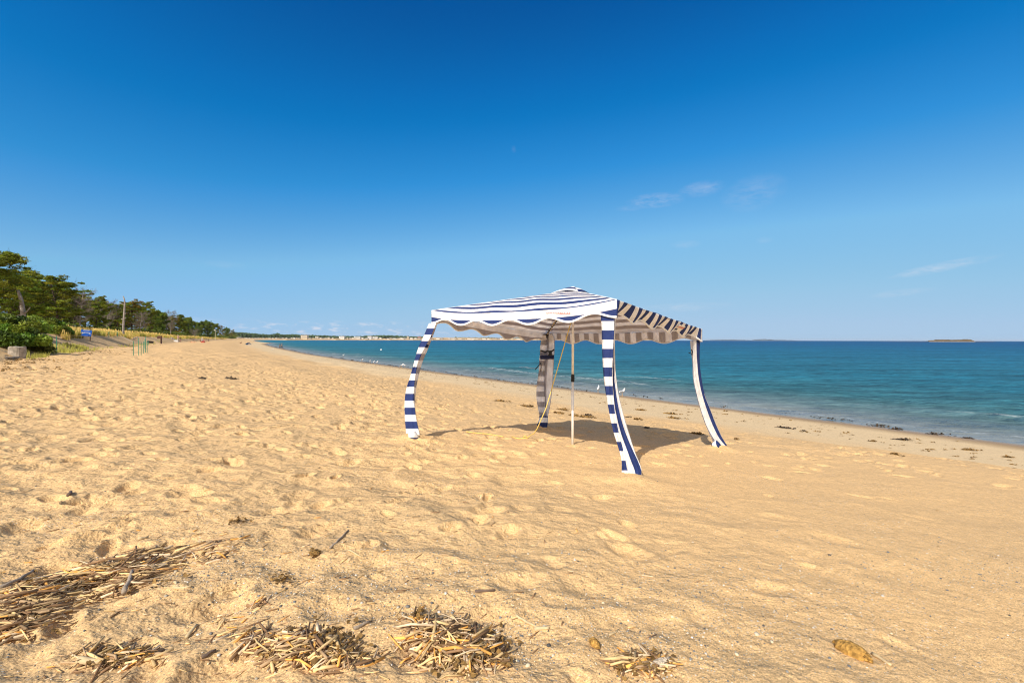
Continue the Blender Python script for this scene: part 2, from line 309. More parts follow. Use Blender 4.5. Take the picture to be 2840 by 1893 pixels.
def sand_material():
    m = bpy.data.materials.new('sand'); m.use_nodes = True; n, l = tree_nodes(m); b = n['Principled BSDF']
    at_ = n.new('ShaderNodeAttribute'); at_.attribute_name = 'tint'; sh = n.new('ShaderNodeAttribute'); sh.attribute_name = 'shore'
    g = n.new('ShaderNodeTexCoord')
    def noise(s, d=2., r=.5):
        t = n.new('ShaderNodeTexNoise'); t.inputs['Scale'].default_value = s; t.inputs['Detail'].default_value = d; t.inputs['Roughness'].default_value = r
        l.new(g.outputs['Object'], t.inputs['Vector']); return t.outputs[0]
    def rng(v, a, b_, c, d):
        r = n.new('ShaderNodeMapRange'); r.inputs[1].default_value = a; r.inputs[2].default_value = b_; r.inputs[3].default_value = c; r.inputs[4].default_value = d
        l.new(v, r.inputs[0]); return r.outputs[0]
    def mixc(f, a, c, mode='MIX'):
        x = n.new('ShaderNodeMixRGB'); x.blend_type = mode
        if isinstance(f, float): x.inputs[0].default_value = f
        else: l.new(f, x.inputs[0])
        l.new(a, x.inputs[1])
        if isinstance(c, tuple): x.inputs[2].default_value = (*c, 1)
        else: l.new(c, x.inputs[2])
        return x.outputs[0]
    def mul(a, c):
        x = n.new('ShaderNodeMath'); x.operation = 'MULTIPLY'
        for i, v in enumerate((a, c)):
            if isinstance(v, float): x.inputs[i].default_value = v
            else: l.new(v, x.inputs[i])
        return x.outputs[0]
    gr = rng(noise(190, 4, .8), .34, .66, .46, 1.46); md = rng(noise(22, 4, .6), .3, .7, .88, 1.11)
    v = n.new('ShaderNodeVectorMath'); v.operation = 'SCALE'; l.new(at_.outputs['Color'], v.inputs[0]); l.new(mul(gr, md), v.inputs['Scale'])
    c = v.outputs[0]
    patch = rng(noise(1.4, 4, .6), .46, .66, 0., 1.)
    vor = n.new('ShaderNodeTexVoronoi'); vor.inputs['Scale'].default_value = 95; l.new(g.outputs['Object'], vor.inputs['Vector'])
    sepc = n.new('ShaderNodeSeparateColor'); l.new(vor.outputs['Color'], sepc.inputs[0])
    grain = mul(rng(vor.outputs['Distance'], .30, .42, 1., 0.), rng(patch, 0, 1, .25, 1.))
    c = mixc(mul(grain, rng(sepc.outputs[0], .80, .84, 0, .85)), c, (.11, .105, .10))
    c = mixc(mul(grain, rng(sepc.outputs[1], .86, .9, 0, .8)), c, (.74, .70, .62))
    c = mixc(mul(grain, rng(sepc.outputs[2], .82, .86, 0, .6)), c, (.50, .25, .07))
    l.new(c, b.inputs['Base Color'])
    l.new(rng(sh.outputs['Fac'], .3, 2.2, .35, .95), b.inputs['Roughness']); b.inputs['Specular IOR Level'].default_value = .25
    b1 = n.new('ShaderNodeBump'); b1.inputs['Strength'].default_value = .35; b1.inputs['Distance'].default_value = .006; l.new(noise(170, 4, .75), b1.inputs['Height'])
    b2 = n.new('ShaderNodeBump'); b2.inputs['Strength'].default_value = .3; b2.inputs['Distance'].default_value = .02; l.new(noise(26, 4, .6), b2.inputs['Height']); l.new(b1.outputs[0], b2.inputs['Normal'])
    l.new(rng(sh.outputs['Fac'], 2, 8, .1, .34), b2.inputs['Strength'])
    b3 = n.new('ShaderNodeBump'); b3.inputs['Distance'].default_value = .14; l.new(noise(3.4, 5, .6), b3.inputs['Height']); l.new(b2.outputs[0], b3.inputs['Normal'])
    tro = n.new('ShaderNodeAttribute'); tro.attribute_name = 'trodden'
    l.new(mul(rng(sh.outputs['Fac'], 7, 13, 0., .85), rng(tro.outputs['Fac'], .3, 1., .08, .85)), b3.inputs['Strength']); l.new(b3.outputs[0], b.inputs['Normal']); return m
R1 = rows(.45, 30000, .0021, .06)
SAND = sand_material()
sand = link('sand', polar_mesh('sand', R1, TH, sand_z), [SAND]); tag(sand, kind='structure')
_sc = np.empty(len(sand.data.vertices)*3, np.float32); sand.data.vertices.foreach_get('co', _sc); SZ = _sc.reshape(len(R1), len(TH), 3)[:, :, 2].copy()
def surf(x, y):
    "height of the finished, trodden sand"
    r = math.hypot(x, y); t = math.atan2(x, y); i = int(np.clip(np.searchsorted(R1, r)-1, 0, len(R1)-2)); j = int(np.clip(np.searchsorted(TH, t)-1, 0, len(TH)-2))
    a = (r-R1[i])/(R1[i+1]-R1[i]); b = (t-TH[j])/(TH[j+1]-TH[j])
    return float((SZ[i, j]*(1-b)+SZ[i, j+1]*b)*(1-a)+(SZ[i+1, j]*(1-b)+SZ[i+1, j+1]*b)*a)
# ---------------------------------------------------------------- sea
THW = np.concatenate([np.linspace(-math.pi, -1.0, 40)[:-1], np.linspace(-1.0, 1.0, 900), np.linspace(1.0, math.pi, 40)[1:]])
def sea_z(X, Y, R, T):
    S = shore_dist(X, Y); d = -S
    A = sstep(0, 12, d)*.85+.15*sstep(-1, 2, d)
    f = lambda wl: 1-sstep(wl*45, wl*140, R)
    z = vnoise(X*.16+Y*.05, Y*.30-X*.07, 61)*.055*f(6)+vnoise(X*.42, Y*.9-X*.2, 62)*.045*f(2.2)+(1-np.abs(vnoise(X*.9+3, Y*1.9-X*.4, 63))*2)*.022*f(1.1)+vnoise(X*2.2, Y*4.0, 64)*.008*f(.5)
    al = vnoise((X*-.58+Y*.81)*.045, S*.02, 66); al2 = vnoise((X*-.58+Y*.81)*.12, S*.02, 67)
    br = np.zeros_like(S)
    for c0, h, w in ((2.4, .13, .40), (5.6, .21, .55), (10.5, .14, .9)):
        br = br+h*np.exp(-((d-c0-al*1.6-al2*.6)/w)**2)*np.clip(.55+.8*al2, .0, 1.2)*(1-sstep(120, 400, R))
    return z*A+br, {'shore': S, 'crest': br}
def sea_material():
    m = bpy.data.materials.new('sea_water'); m.use_nodes = True; n, l = tree_nodes(m); b = n['Principled BSDF']
    sh = n.new('ShaderNodeAttribute'); sh.attribute_name = 'shore'; cr = n.new('ShaderNodeAttribute'); cr.attribute_name = 'crest'
    g = n.new('ShaderNodeTexCoord')
    def mp(sx, sy, rot):
        q = n.new('ShaderNodeMapping'); q.inputs['Scale'].default_value = (sx, sy, 1); q.inputs['Rotation'].default_value = (0, 0, rot); l.new(g.outputs['Object'], q.inputs[0]); return q.outputs[0]
    def noise(vec, s, d, r=.55):
        t = n.new('ShaderNodeTexNoise'); t.inputs['Scale'].default_value = s; t.inputs['Detail'].default_value = d; t.inputs['Roughness'].default_value = r
        l.new(vec, t.inputs['Vector']); return t.outputs[0]
    def math_(op, a, c, clamp=False):
        x = n.new('ShaderNodeMath'); x.operation = op; x.use_clamp = clamp
        for i, v in enumerate((a, c)):
            if isinstance(v, (int, float)): x.inputs[i].default_value = v
            else: l.new(v, x.inputs[i])
        return x.outputs[0]
    neg = math_('MULTIPLY', sh.outputs['Fac'], -1.)
    wob = math_('MULTIPLY', math_('SUBTRACT', noise(mp(.05, .05, 0), 1., 4), .5), 26.)
    dd = math_('ADD', neg, math_('MULTIPLY', wob, math_('MULTIPLY', neg, .035, True)))
    rp = n.new('ShaderNodeValToRGB'); e = rp.color_ramp.elements
    l.new(math_('POWER', math_('DIVIDE', dd, 900., True), .33), rp.inputs[0])
    stops = [(0, (.30, .235, .145)), (2.0, (.20, .19, .135)), (5, (.11, .165, .150)), (11, (.036, .155, .190)), (30, (.015, .138, .205)), (120, (.010, .120, .215)), (400, (.006, .088, .205)), (900, (.004, .068, .190))]
    e[0].position = 0; e[0].color = (*stops[0][1], 1); e[1].position = 1; e[1].color = (*stops[-1][1], 1)
    for d_, c_ in stops[1:-1]:
        k = e.new((d_/900)**.33); k.color = (*c_, 1)
    # light and dark wave facets, painted into the water colour
    pt = n.new('ShaderNodeMapRange'); pt.inputs[1].default_value = .40; pt.inputs[2].default_value = .60; pt.inputs[3].default_value = .42; pt.inputs[4].default_value = 1.8
    l.new(math_('ADD', math_('MULTIPLY', noise(mp(.03, .16, .45), 1., 6, .65), .30), math_('ADD', math_('MULTIPLY', noise(mp(.55, 1.25, .35), 1., 6, .8), .50), math_('MULTIPLY', noise(mp(.10, .42, .3), 1., 5, .7), .2))), pt.inputs[0])
    v = n.new('ShaderNodeVectorMath'); v.operation = 'SCALE'; l.new(rp.outputs[0], v.inputs[0]); l.new(pt.outputs[0], v.inputs['Scale'])
    foamn = noise(mp(1.2, 1.2, .6), 3., 6, .7); fl = noise(mp(.10, .10, 0), 1., 3, .5)
    edge = math_('SUBTRACT', 1., math_('ABSOLUTE', math_('DIVIDE', math_('SUBTRACT', neg, math_('MULTIPLY', fl, 2.6)), .35), 0.), True)
    fo = math_('MULTIPLY', math_('MULTIPLY', math_('SUBTRACT', foamn, .50, True), 6., True), edge, True)
    brk = math_('MULTIPLY', math_('MULTIPLY', math_('SUBTRACT', cr.outputs['Fac'], .088, True), 26., True), math_('MULTIPLY', math_('SUBTRACT', foamn, .44, True), 7., True), True)
    fm = n.new('ShaderNodeMixRGB'); l.new(math_('MAXIMUM', math_('MULTIPLY', fo, .8), math_('MULTIPLY', brk, .38)), fm.inputs[0]); l.new(v.outputs[0], fm.inputs[1]); fm.inputs[2].default_value = (.75, .76, .74, 1)
    n.remove(b); df = n.new('ShaderNodeBsdfDiffuse'); gl = n.new('ShaderNodeBsdfGlossy'); gl.inputs['Roughness'].default_value = .16; mxs = n.new('ShaderNodeMixShader')
    l.new(fm.outputs[0], df.inputs[0]); fr = n.new('ShaderNodeFresnel'); fr.inputs[0].default_value = 1.33
    l.new(math_('MINIMUM', math_('MULTIPLY', fr.outputs[0], .55), math_('ADD', .17, math_('MULTIPLY', math_('SUBTRACT', 1., math_('DIVIDE', neg, 9., True)), .3))), mxs.inputs[0])
    l.new(df.outputs[0], mxs.inputs[1]); l.new(gl.outputs[0], mxs.inputs[2]); l.new(mxs.outputs[0], n['Material Output'].inputs[0])
    hh = math_('ADD', math_('ADD', math_('MULTIPLY', noise(mp(.9, 1.8, .35), 1., 5, .6), .22), math_('MULTIPLY', noise(mp(.25, .6, .35), 1., 3, .5), .5)), math_('MULTIPLY', noise(mp(3, 6, .35), 1., 5, .6), .07))
    bp = n.new('ShaderNodeBump'); bp.inputs['Distance'].default_value = 2.0; l.new(hh, bp.inputs['Height'])
    l.new(math_('ADD', math_('MULTIPLY', math_('DIVIDE', neg, 10., True), .85), .12), bp.inputs['Strength']); [l.new(bp.outputs[0], q.inputs['Normal']) for q in (df, gl, fr)]
    return m
R2 = rows(9, 30000, .0042, .05)
sea = link('sea', polar_mesh('sea', R2, THW, sea_z), [sea_material()]); tag(sea, kind='structure')
# ---------------------------------------------------------------- the striped beach cabana
PITCHS = .178                              # one navy and one white stripe, metres
def fabric(name, white, navy, rough=.75, fac=.5, phase=0., tr=.0):
    "cloth whose stripes follow UV.x in metres"
    m = bpy.data.materials.new(name); m.use_nodes = True; n, l = tree_nodes(m); b = n['Principled BSDF']
    uv = n.new('ShaderNodeUVMap'); sp = n.new('ShaderNodeSeparateXYZ'); l.new(uv.outputs[0], sp.inputs[0])
    def mt(op, a, c):
        x = n.new('ShaderNodeMath'); x.operation = op
        for i, v in enumerate((a, c)):
            if isinstance(v, (int, float)): x.inputs[i].default_value = v
            else: l.new(v, x.inputs[i])
        return x.outputs[0]
    f = mt('LESS_THAN', mt('FRACT', mt('DIVIDE', mt('ADD', sp.outputs[0], phase+17.8), PITCHS), 0), fac)
    g = n.new('ShaderNodeTexCoord'); t = n.new('ShaderNodeTexNoise'); t.inputs['Scale'].default_value = 9; t.inputs['Detail'].default_value = 5; l.new(g.outputs['Object'], t.inputs['Vector'])
    r = n.new('ShaderNodeMapRange'); r.inputs[1].default_value = .3; r.inputs[2].default_value = .7; r.inputs[3].default_value = .9; r.inputs[4].default_value = 1.1; l.new(t.outputs[0], r.inputs[0])
    mx = n.new('ShaderNodeMixRGB'); l.new(f, mx.inputs[0]); mx.inputs[1].default_value = (*white, 1); mx.inputs[2].default_value = (*navy, 1)
    v = n.new('ShaderNodeVectorMath'); v.operation = 'SCALE'; l.new(mx.outputs[0], v.inputs[0]); l.new(r.outputs[0], v.inputs['Scale'])
    l.new(v.outputs[0], b.inputs['Base Color']); b.inputs['Roughness'].default_value = rough; b.inputs['Specular IOR Level'].default_value = .25
    w = n.new('ShaderNodeTexNoise'); w.inputs['Scale'].default_value = 22; w.inputs['Detail'].default_value = 6; w.inputs['Distortion'].default_value = .6; l.new(g.outputs['Object'], w.inputs['Vector'])
    bp = n.new('ShaderNodeBump'); bp.inputs['Strength'].default_value = .55; bp.inputs['Distance'].default_value = .016; l.new(w.outputs[0], bp.inputs['Height']); l.new(bp.outputs[0], b.inputs['Normal'])
    if tr:
        ts = n.new('ShaderNodeBsdfTranslucent'); l.new(v.outputs[0], ts.inputs[0]); ms = n.new('ShaderNodeMixShader'); ms.inputs[0].default_value = tr
        l.new(b.outputs[0], ms.inputs[1]); l.new(ts.outputs[0], ms.inputs[2]); l.new(ms.outputs[0], n['Material Output'].inputs[0])
    return m
WHITE, NAVY = (.98, .98, .98), (.040, .068, .235)
M_OUT = fabric('striped_cotton', WHITE, NAVY, tr=.41)
M_IN = fabric('coated_lining', (.95, .94, .95), (.70, .67, .68), tr=.52)
M_TRIM = mat('white_binding', (.86, .86, .86), .8); M_BLACK = mat('black_plastic', (.012, .012, .013), .45)
M_NAVY = mat('navy_webbing', (.018, .024, .085), .7, bump=(60, .3, .004)); M_CREAM = mat('cream_webbing', (.70, .60, .45), .8)
M_ALU = mat('brushed_aluminium', (.85, .84, .82), .4, metal=.3, noise=(14, .92)); M_RED = mat('red_print', (.70, .22, .20), .7)
M_ROPE = mat('yellow_rope', (.78, .58, .16), .8, bump=(160, .8, .004))
def arr(*a): return np.array(a, float)
CORN = [arr(.977, 4.244, CZ+.389), arr(2.611, 6.252, CZ+.148), arr(.594, 7.892, CZ+.134), arr(-1.040, 5.884, CZ+.374)]   # near, right, back, left
CORN[0][2] += -.010; CORN[1][2] += .008; CORN[2][2] -= .006; CORN[3][2] += .006
POLE = arr(.812, 6.07, 0); PEAK = arr(.812, 6.07, CZ+.655); CEN = sum(CORN)/4
cab = empty('beach_cabana', (POLE[0], POLE[1], surf(POLE[0], POLE[1]))); cab['_w'] = 1
tag(cab, 'square open beach cabana with blue and white striped canopy and curved fabric legs', 'cabana')
def sheet(name, P, U, parent, mats=None, thick=.004, smooth=True):
    "P: rows x cols x 3 points, U: rows x cols stripe metres; real cloth thickness, outer and lining materials"
    P = np.asarray(P, float)[:, ::-1]; U = np.asarray(U, float)[:, ::-1]; nr, nc = P.shape[:2]; mb = MB(); Fc = [(i*nc+j, i*nc+j+1, (i+1)*nc+j+1, (i+1)*nc+j) for i in range(nr-1) for j in range(nc-1)]
    uv = np.zeros((nr*nc, 2)); uv[:, 0] = np.asarray(U, float).ravel(); uv[:, 1] = np.linspace(0, 1, nr*nc)
    mb.add(P.reshape(-1, 3), Fc, 0, uv=uv); o = mb.build(name, mats or [M_OUT, M_IN], parent, smooth, uv=True)
    s = o.modifiers.new('thickness', 'SOLIDIFY'); s.thickness = thick; s.offset = -1; s.use_quality_normals = True
    if len(o.data.materials) > 1: s.material_offset = 1; s.material_offset_rim = 0
    return o
def sagp(u, k):                             # quick drop next to the corner brackets, then nearly flat
    return k*(1-np.abs(2*u-1)**3.2)
def edge_pt(i, u):
    a, b = CORN[i], CORN[(i+1) % 4]; p = a+(b-a)*u; inw = CEN-(a+b)/2; inw[2] = 0; inw /= np.linalg.norm(inw)
    return p+inw*sagp(u, (.0, .03, .03, .03)[i])-arr(0, 0, sagp(u, (.004, .03, .05, .068)[i]))
NU, NV = 40, 16
for i in range(4):
    a, b = CORN[i], CORN[(i+1) % 4]; slant = np.linalg.norm((a+b)/2-PEAK)
    P = np.zeros((NV, NU, 3)); U = np.zeros((NV, NU))
    for r in range(NV):
        v = r/(NV-1)*.97
        for c in range(NU):
            u = c/(NU-1); e = edge_pt(i, u); p = e+(PEAK-e)*v
            p[2] += (-.03, .055, .045, .062)[i]*math.sin(math.pi*v**.75)*(1-abs(2*u-1)**2.5)+(0 if i == 0 else .006)*math.sin(math.pi*v)+.008*math.sin(u*21+v*9)*(1-v)*math.sin(math.pi*u)
            P[r, c] = p; U[r, c] = v*slant+(.044 if i in (0, 3) else .091)
    o = sheet('roof_panel', P[:, ::-1], U[:, ::-1], cab)
def outn(i):
    a, b = CORN[i], CORN[(i+1) % 4]; d = (b-a)/np.linalg.norm(b-a); n = arr(d[1], -d[0], 0); return n/np.linalg.norm(n), d
def lown(u, i):                             # drop of the scalloped hem below the roof edge
    return (.112+.030*math.cos(2*math.pi*5*u)+.020*abs(2*u-1)**8) if i == 3 else (.135+.032*math.cos(2*math.pi*5*u))
for i in range(4):
    n, d = outn(i); NC, NR = 90, 9; P = np.zeros((NR, NC, 3)); U = np.zeros((NR, NC)); L = 2.6
    for c in range(NC):
        u = c/(NC-1); h = lown(u, i); e = edge_pt(i, u)
        mid = sstep(0, .05 if i == 0 else .16, u)*sstep(0, .12, 1-u)
        if i == 1-1+0: blow, wav = .0, .0
        blow = (.0, -.105, .02, .055)[(i)]            # wind: the shaded side curls in, far ones belly out
        # i: 0 near-right side, 1 right-back side, 2 back-left side, 3 left-near side
        blow = (-.090, .020, .050, .012)[i]*mid; wav = (.013, .010, .018, .006)[i]*mid
        for r in range(NR):
            w = r/(NR-1); out = blow*w**1.3+wav*math.sin(u*2*math.pi*5+1.2+w*1.1)*w+.006*math.sin(u*47)*w*mid
            dz = h*w*math.sqrt(max(.2, 1-(abs(blow)/.16)**2*.55))
            P[r, c] = e+n*(out+.002)+d*(wav*.2*math.cos(u*2*math.pi*5)*w)-arr(0, 0, dz-.001)
            U[r, c] = (h*w+.092) if i in (2, 3) else (u*L+.03)
    sheet('valance', P, U, cab)
    mb = MB(); pts = [P[-1, c]+n*.004 for c in range(NC)]
    for c in range(NC-1):                     # flat white binding along the hem
        a0, b0 = pts[c], pts[c+1]; hz = arr(0, 0, .010)
        mb.add([a0-hz, b0-hz, b0+hz, a0+hz, a0-hz-n*.009, b0-hz-n*.009, b0+hz-n*.009, a0+hz-n*.009], [(0, 1, 2, 3), (7, 6, 5, 4), (3, 2, 6, 7), (1, 0, 4, 5)])
    mb.build('binding', M_TRIM if i in (0, 2, 3) else M_IN, cab)
    if i == 3:                                # red print on the left-near valance
        w0 = .70
        def vpt(u, w):
            c = u*(NC-1); c0 = int(c); f = c-c0; r = w*(NR-1); r0 = min(int(r), NR-2); g = r-r0
            return (P[r0, c0]*(1-f)+P[r0, c0+1]*f)*(1-g)+(P[r0+1, c0]*(1-f)+P[r0+1, c0+1]*f)*g+n*.006
        VP = vpt
        VPn, VPd = n, d
    if i == 0: PATCH = (P[3, 62]+n*.03, P[7, 62]+n*.03, n, d)
# seam cords where panels meet, hub cap on top
mb = MB()
for i in range(4):
    mb.tube([CORN[i]+(PEAK-CORN[i])*t+arr(0, 0, -.001+.006*math.sin(math.pi*t)) for t in np.linspace(0, .95, 8)], .004, 5)
mb.build('ridge_seam', M_TRIM, cab)
def text_mesh(s, size, name):
    cu = bpy.data.curves.new(name, 'FONT'); cu.body = s; cu.size = size; cu.extrude = .0006; cu.align_x = 'CENTER'; cu.align_y = 'CENTER'; cu.offset = .0009*size/.045
    ob = bpy.data.objects.new(name, cu); C.objects.link(ob); dg = bpy.context.evaluated_depsgraph_get(); me = bpy.data.meshes.new_from_object(ob.evaluated_get(dg))
    bpy.data.objects.remove(ob); return me
me = text_mesh('COOLCABANAS', .030, 'lettering'); w = np.empty(len(me.vertices)*3); me.vertices.foreach_get('co', w); w = w.reshape(-1, 3)
uc = .745; o3 = np.array([VP(uc+x*1.35/2.6, .40-y/.15) + VPn*z for x, y, z in w]); me.vertices.foreach_set('co', o3.ravel()); me.update()
link('lettering', me, [M_RED], cab)
# sewn label on the near-right valance
pa, pb, n, d = PATCH; zt = pa-pb; zt = zt/np.linalg.norm(zt); ce = (pa+pb)/2; mb = MB()
nn = np.cross(d, zt); nn = nn/np.linalg.norm(nn)
mb.add([ce+d*x+zt*y+nn*z for z in (0, .004) for x, y in ((-.10, -.032), (.10, -.032), (.10, .032), (-.10, .032))], [(4, 5, 6, 7), (3, 2, 1, 0), (0, 1, 5, 4), (1, 2, 6, 5), (2, 3, 7, 6), (3, 0, 4, 7)])
lab = mb.build('sewn_label', mat('label_cloth', (.80, .76, .72), .8), cab)
me = text_mesh('COOLCABANAS', .028, 'lettering'); w = np.empty(len(me.vertices)*3); me.vertices.foreach_get('co', w); w = w.reshape(-1, 3)
me.vertices.foreach_set('co', np.array([ce+d*x+zt*y+nn*(z+.006) for x, y, z in w]).ravel()); me.update(); link('lettering', me, [M_RED], lab)
# vent cap
VS = .30
for i in range(4):
    a = PEAK+(CORN[i]-PEAK)*(VS/1.84); b = PEAK+(CORN[(i+1) % 4]-PEAK)*(VS/1.84); P = np.zeros((7, 15, 3)); U = np.zeros((7, 15)); top = PEAK+arr(0, 0, .045)
    for r in range(7):
        v = r/6
        for c in range(15):
            u = c/14; e = a+(b-a)*u; p = e+(top-e)*v; p[2] += .010+.024*math.sin(math.pi*u)**1.0*(1-v)**.8*(1+.3*math.sin(i*2.3))+.012*math.sin(math.pi*v); P[r, c] = p; U[r, c] = v*.25+.02+.03*i
    sheet('vent_flap', P[:, ::-1], U[:, ::-1], cab, [M_OUT, M_OUT])
mb = MB(); mb.tube([PEAK+arr(0, 0, .04), PEAK+arr(0, 0, .056), PEAK+arr(0, 0, .060)], [.03, .03, .006], 10); mb.build('finial', M_TRIM, cab, True)
# pole with its black lock, hub and ribs
gp = surf(POLE[0], POLE[1]); zl = at(1588, 1048, POLE[1])[2]
mb = MB(); mb.tube([POLE+arr(0, 0, gp-.12), POLE+arr(0, 0, zl)], .0175, 14)
for z in np.arange(zl-.22, zl-.05, .05): mb.tube([POLE+arr(-.004, -.0172, z), POLE+arr(-.004, -.0195, z)], .004, 6)
mb.tube([POLE+arr(0, 0, zl), POLE+arr(0, 0, PEAK[2]-.03)], .0160, 14); mb.build('pole', M_ALU, cab, True)
mb = MB(); mb.tube([POLE+arr(0, 0, zl-.050), POLE+arr(0, 0, zl-.046), POLE+arr(0, 0, zl+.044), POLE+arr(0, 0, zl+.048)], [.019, .0235, .0235, .019], 14); mb.box(POLE+arr(0, -.026, zl-.01), (.018, .012, .05)); mb.build('pole_lock', M_BLACK, cab)
mb = MB(); mb.tube([PEAK-arr(0, 0, .09), PEAK-arr(0, 0, .02)], .045, 12); mb.build('hub', M_BLACK, cab)
M_RIB = fabric('laced_rib', (.55, .47, .36), (.012, .012, .016), fac=.5)
for i in range(4):
    a = CORN[i]+(CEN-CORN[i])*.03-arr(0, 0, .035); b = PEAK-arr(0, 0, .07)
    mb = MB(); ts = np.linspace(0, 1, 34); k0 = mb.n
    for t0, t1 in zip(ts[:-1], ts[1:]):
        p, q = a+(b-a)*t0, a+(b-a)*t1; s0 = .006*math.sin(t0*90)*arr(1, 0, 0)
        for s in (t0, ): pass
        L = np.linalg.norm(b-a); N0 = mb.n; V0 = len(mb.v); mb.tube([p+s0, q+s0], .012+.003*math.sin(t0*60), 6); mb.uv[V0] = np.full((12, 2), (t0*L*1.6))
    rib = mb.build('rib', [M_RIB], cab, uv=True)
    mb = MB(); mb.box(a+arr(0, 0, .0), (.055, .03, .022), .8); mb.box(a+arr(0, 0, -.012), (.03, .055, .018), .8); mb.tube([a, a-arr(0, 0, .06)], .010, 6); mb.build('corner_bracket', M_BLACK, cab)
# fabric legs: each is two cloth panels meeting in a corner fold, pinned under the sand
def interp_rows(rows_, n=44):
    rows_ = np.asarray(rows_, float); t = rows_[:, 0]; tt = np.linspace(t[0], t[-1], n); out = [tt]
    for k in range(1, rows_.shape[1]):
        y = rows_[:, k]; m_ = np.gradient(y, t); v = np.zeros(n)     # cubic hermite through the rows
        for a_, x in enumerate(tt):
            j = min(np.searchsorted(t, x, side='right')-1, len(t)-2); h = t[j+1]-t[j]; s = (x-t[j])/h
            v[a_] = (2*s**3-3*s*s+1)*y[j]+(s**3-2*s*s+s)*h*m_[j]+(-2*s**3+3*s*s)*y[j+1]+(s**3-s*s)*h*m_[j+1]
        out.append(v)
    return np.array(out).T
def leg(rows_, top_d, bot_d, panels, seed):
    "rows: frame row, then columns; panels: (list of column index, depth offset, stripe metres or None for rungs, phase)"
    R_ = interp_rows(rows_); n = len(R_); rs = np.random.RandomState(seed); parent = None
    for (cols, offs, us, ph, puck, flip) in panels:
        SUB = 6; P = []; U = []; acc = 0.; prev = None
        for k in range(n):
            f = k/(n-1); D = top_d+(bot_d-top_d)*(f**1.5); row = []; ur = []
            cx = [R_[k, 1+c] for c in cols]
            for s in range(len(cols)-1):
                for q in range(SUB+(s == len(cols)-2)):
                    g = q/SUB; x = cx[s]+(cx[s+1]-cx[s])*g; dd = offs[s]+(offs[s+1]-offs[s])*g
                    wr = puck*(.012*math.sin(g*6.3*1.5+f*5+seed)+.007*math.sin(g*13+f*17+seed)+.006*math.sin(f*61+g*4+seed*2)*math.sin(f*23+seed))*min(1, 4*f)
                    row.append(at(x, R_[k, 0], D+dd*(1-.35*f)+wr)); ur.append(0 if us is None else us[s]+(us[s+1]-us[s])*g)
            c = row[0] if us is None else row[0]
            if prev is not None: acc += np.linalg.norm(c-prev)
            prev = c
            P.append(row); U.append([acc+ph]*len(row) if us is None else ur)
        P = np.array(P); U = np.array(U)
        dn = (P[-1]-P[-2])[None]; ext = P[-1:]+dn/np.linalg.norm(dn, axis=2, keepdims=True)*.07; P = np.concatenate([P, ext]); U = np.concatenate([U, U[-1:]+(.07 if us is None else 0)])
        if flip: P = P[:, ::-1]; U = U[:, ::-1]
        mats = [M_OUT, M_IN]
        if parent is None: parent = sheet('leg', P, U, cab, mats, .003); parent['_w'] = 0
        else:
            o = sheet('leg_flap', P, U, None, mats, .003); o.parent = parent; o.matrix_parent_inverse = Matrix.Translation(-cab.location) if False else Matrix.Identity(4); o.location = (0, 0, 0)
    return parent
N0 = leg([(868, 1665.5, 1703.5, 1703.8, 1705.5, 1708.5), (920, 1668.6, 1702, 1702.4, 1703.5, 1706), (970, 1670, 1699.5, 1700, 1702, 1705.5), (1045, 1674, 1698.5, 1699.3, 1703.5, 1709), (1095, 1680.6, 1701, 1702, 1709.5, 1716.5),
           (1150, 1691, 1707.5, 1709.5, 1720, 1730), (1200, 1702, 1717.5, 1722, 1735, 1745), (1250, 1717.5, 1730, 1740, 1756, 1760.5), (1280, 1725, 1736.5, 1751, 1770, 1771.5), (1300, 1725, 1740, 1759, 1777.5, 1778.2), (1324, 1724.5, 1743, 1764.5, 1778.5, 1779)],
          4.275, 4.15, [([0, 1], [.10, 0], None, .012, 1.0, False), ([1, 2, 3, 4], [0, .03, .08, .13], [.150, .178, .267, .300], 0, .6, False)], 1)
L0 = leg([(896, 1189.5, 1209, 1213.5), (930, 1175.6, 1195.3, 1201), (964, 1160, 1178, 1188), (1003, 1148.5, 1161, 1171.5), (1043, 1137.4, 1151.5, 1160.5), (1079, 1127, 1148.4, 1153.5), (1115, 1122, 1148.6, 1151),
          (1153, 1122.3, 1152.5, 1154), (1191, 1125.4, 1160, 1162), (1219, 1127, 1167, 1169)],
         5.92, 5.72, [([0, 1], [0, -.10], None, .105, 1.2, False), ([0, 2], [0, .12], None, .105, .4, True)], 2)
R0 = leg([(944, 1914, 1922, 1923.5, 1931.5, 1942), (975, 1917, 1922, 1923.5, 1932, 1940.5), (1007, 1921, 1922, 1923.3, 1934, 1940.8), (1043, 1922, 1923, 1924.2, 1937.3, 1944.8), (1090, 1930, 1930.7, 1931.9, 1946.5, 1953.8), (1138, 1943, 1944, 1945.2, 1961.4, 1971.3),
          (1185, 1960, 1961, 1962.2, 1979.8, 1990), (1220, 1975, 1981, 1982, 1999, 2007.5), (1241, 1985, 1996, 1997, 2018, 2021)],
         6.28, 6.46, [([4, 3, 2, 1], [0, -.06, -.11, -.12], [.262, .179, .095, .083], 0, .5, True), ([4, 0], [0, .10], [.0, .15], 0, .3, False)], 3)
B0 = leg([(925, 1508, 1518, 1530), (936, 1501.5, 1517.6, 1537), (952, 1499, 1517.4, 1538), (993, 1496.3, 1513.6, 1537), (1034, 1493.5, 1510.2, 1534.6), (1072, 1488.3, 1509.3, 1532.3), (1110, 1488.5, 1511.6, 1528), (1134, 1492.5, 1513.5, 1524), (1155, 1496, 1514.5, 1519.6), (1170, 1492.5, 1511.5, 1518.5), (1187, 1487.7, 1507, 1517.4)],
         7.86, 7.75, [([0, 1], [-.08, 0], None, .06, 1.2, True), ([1, 2], [0, -.10], [.055, .185], 0, .5, True)], 4)
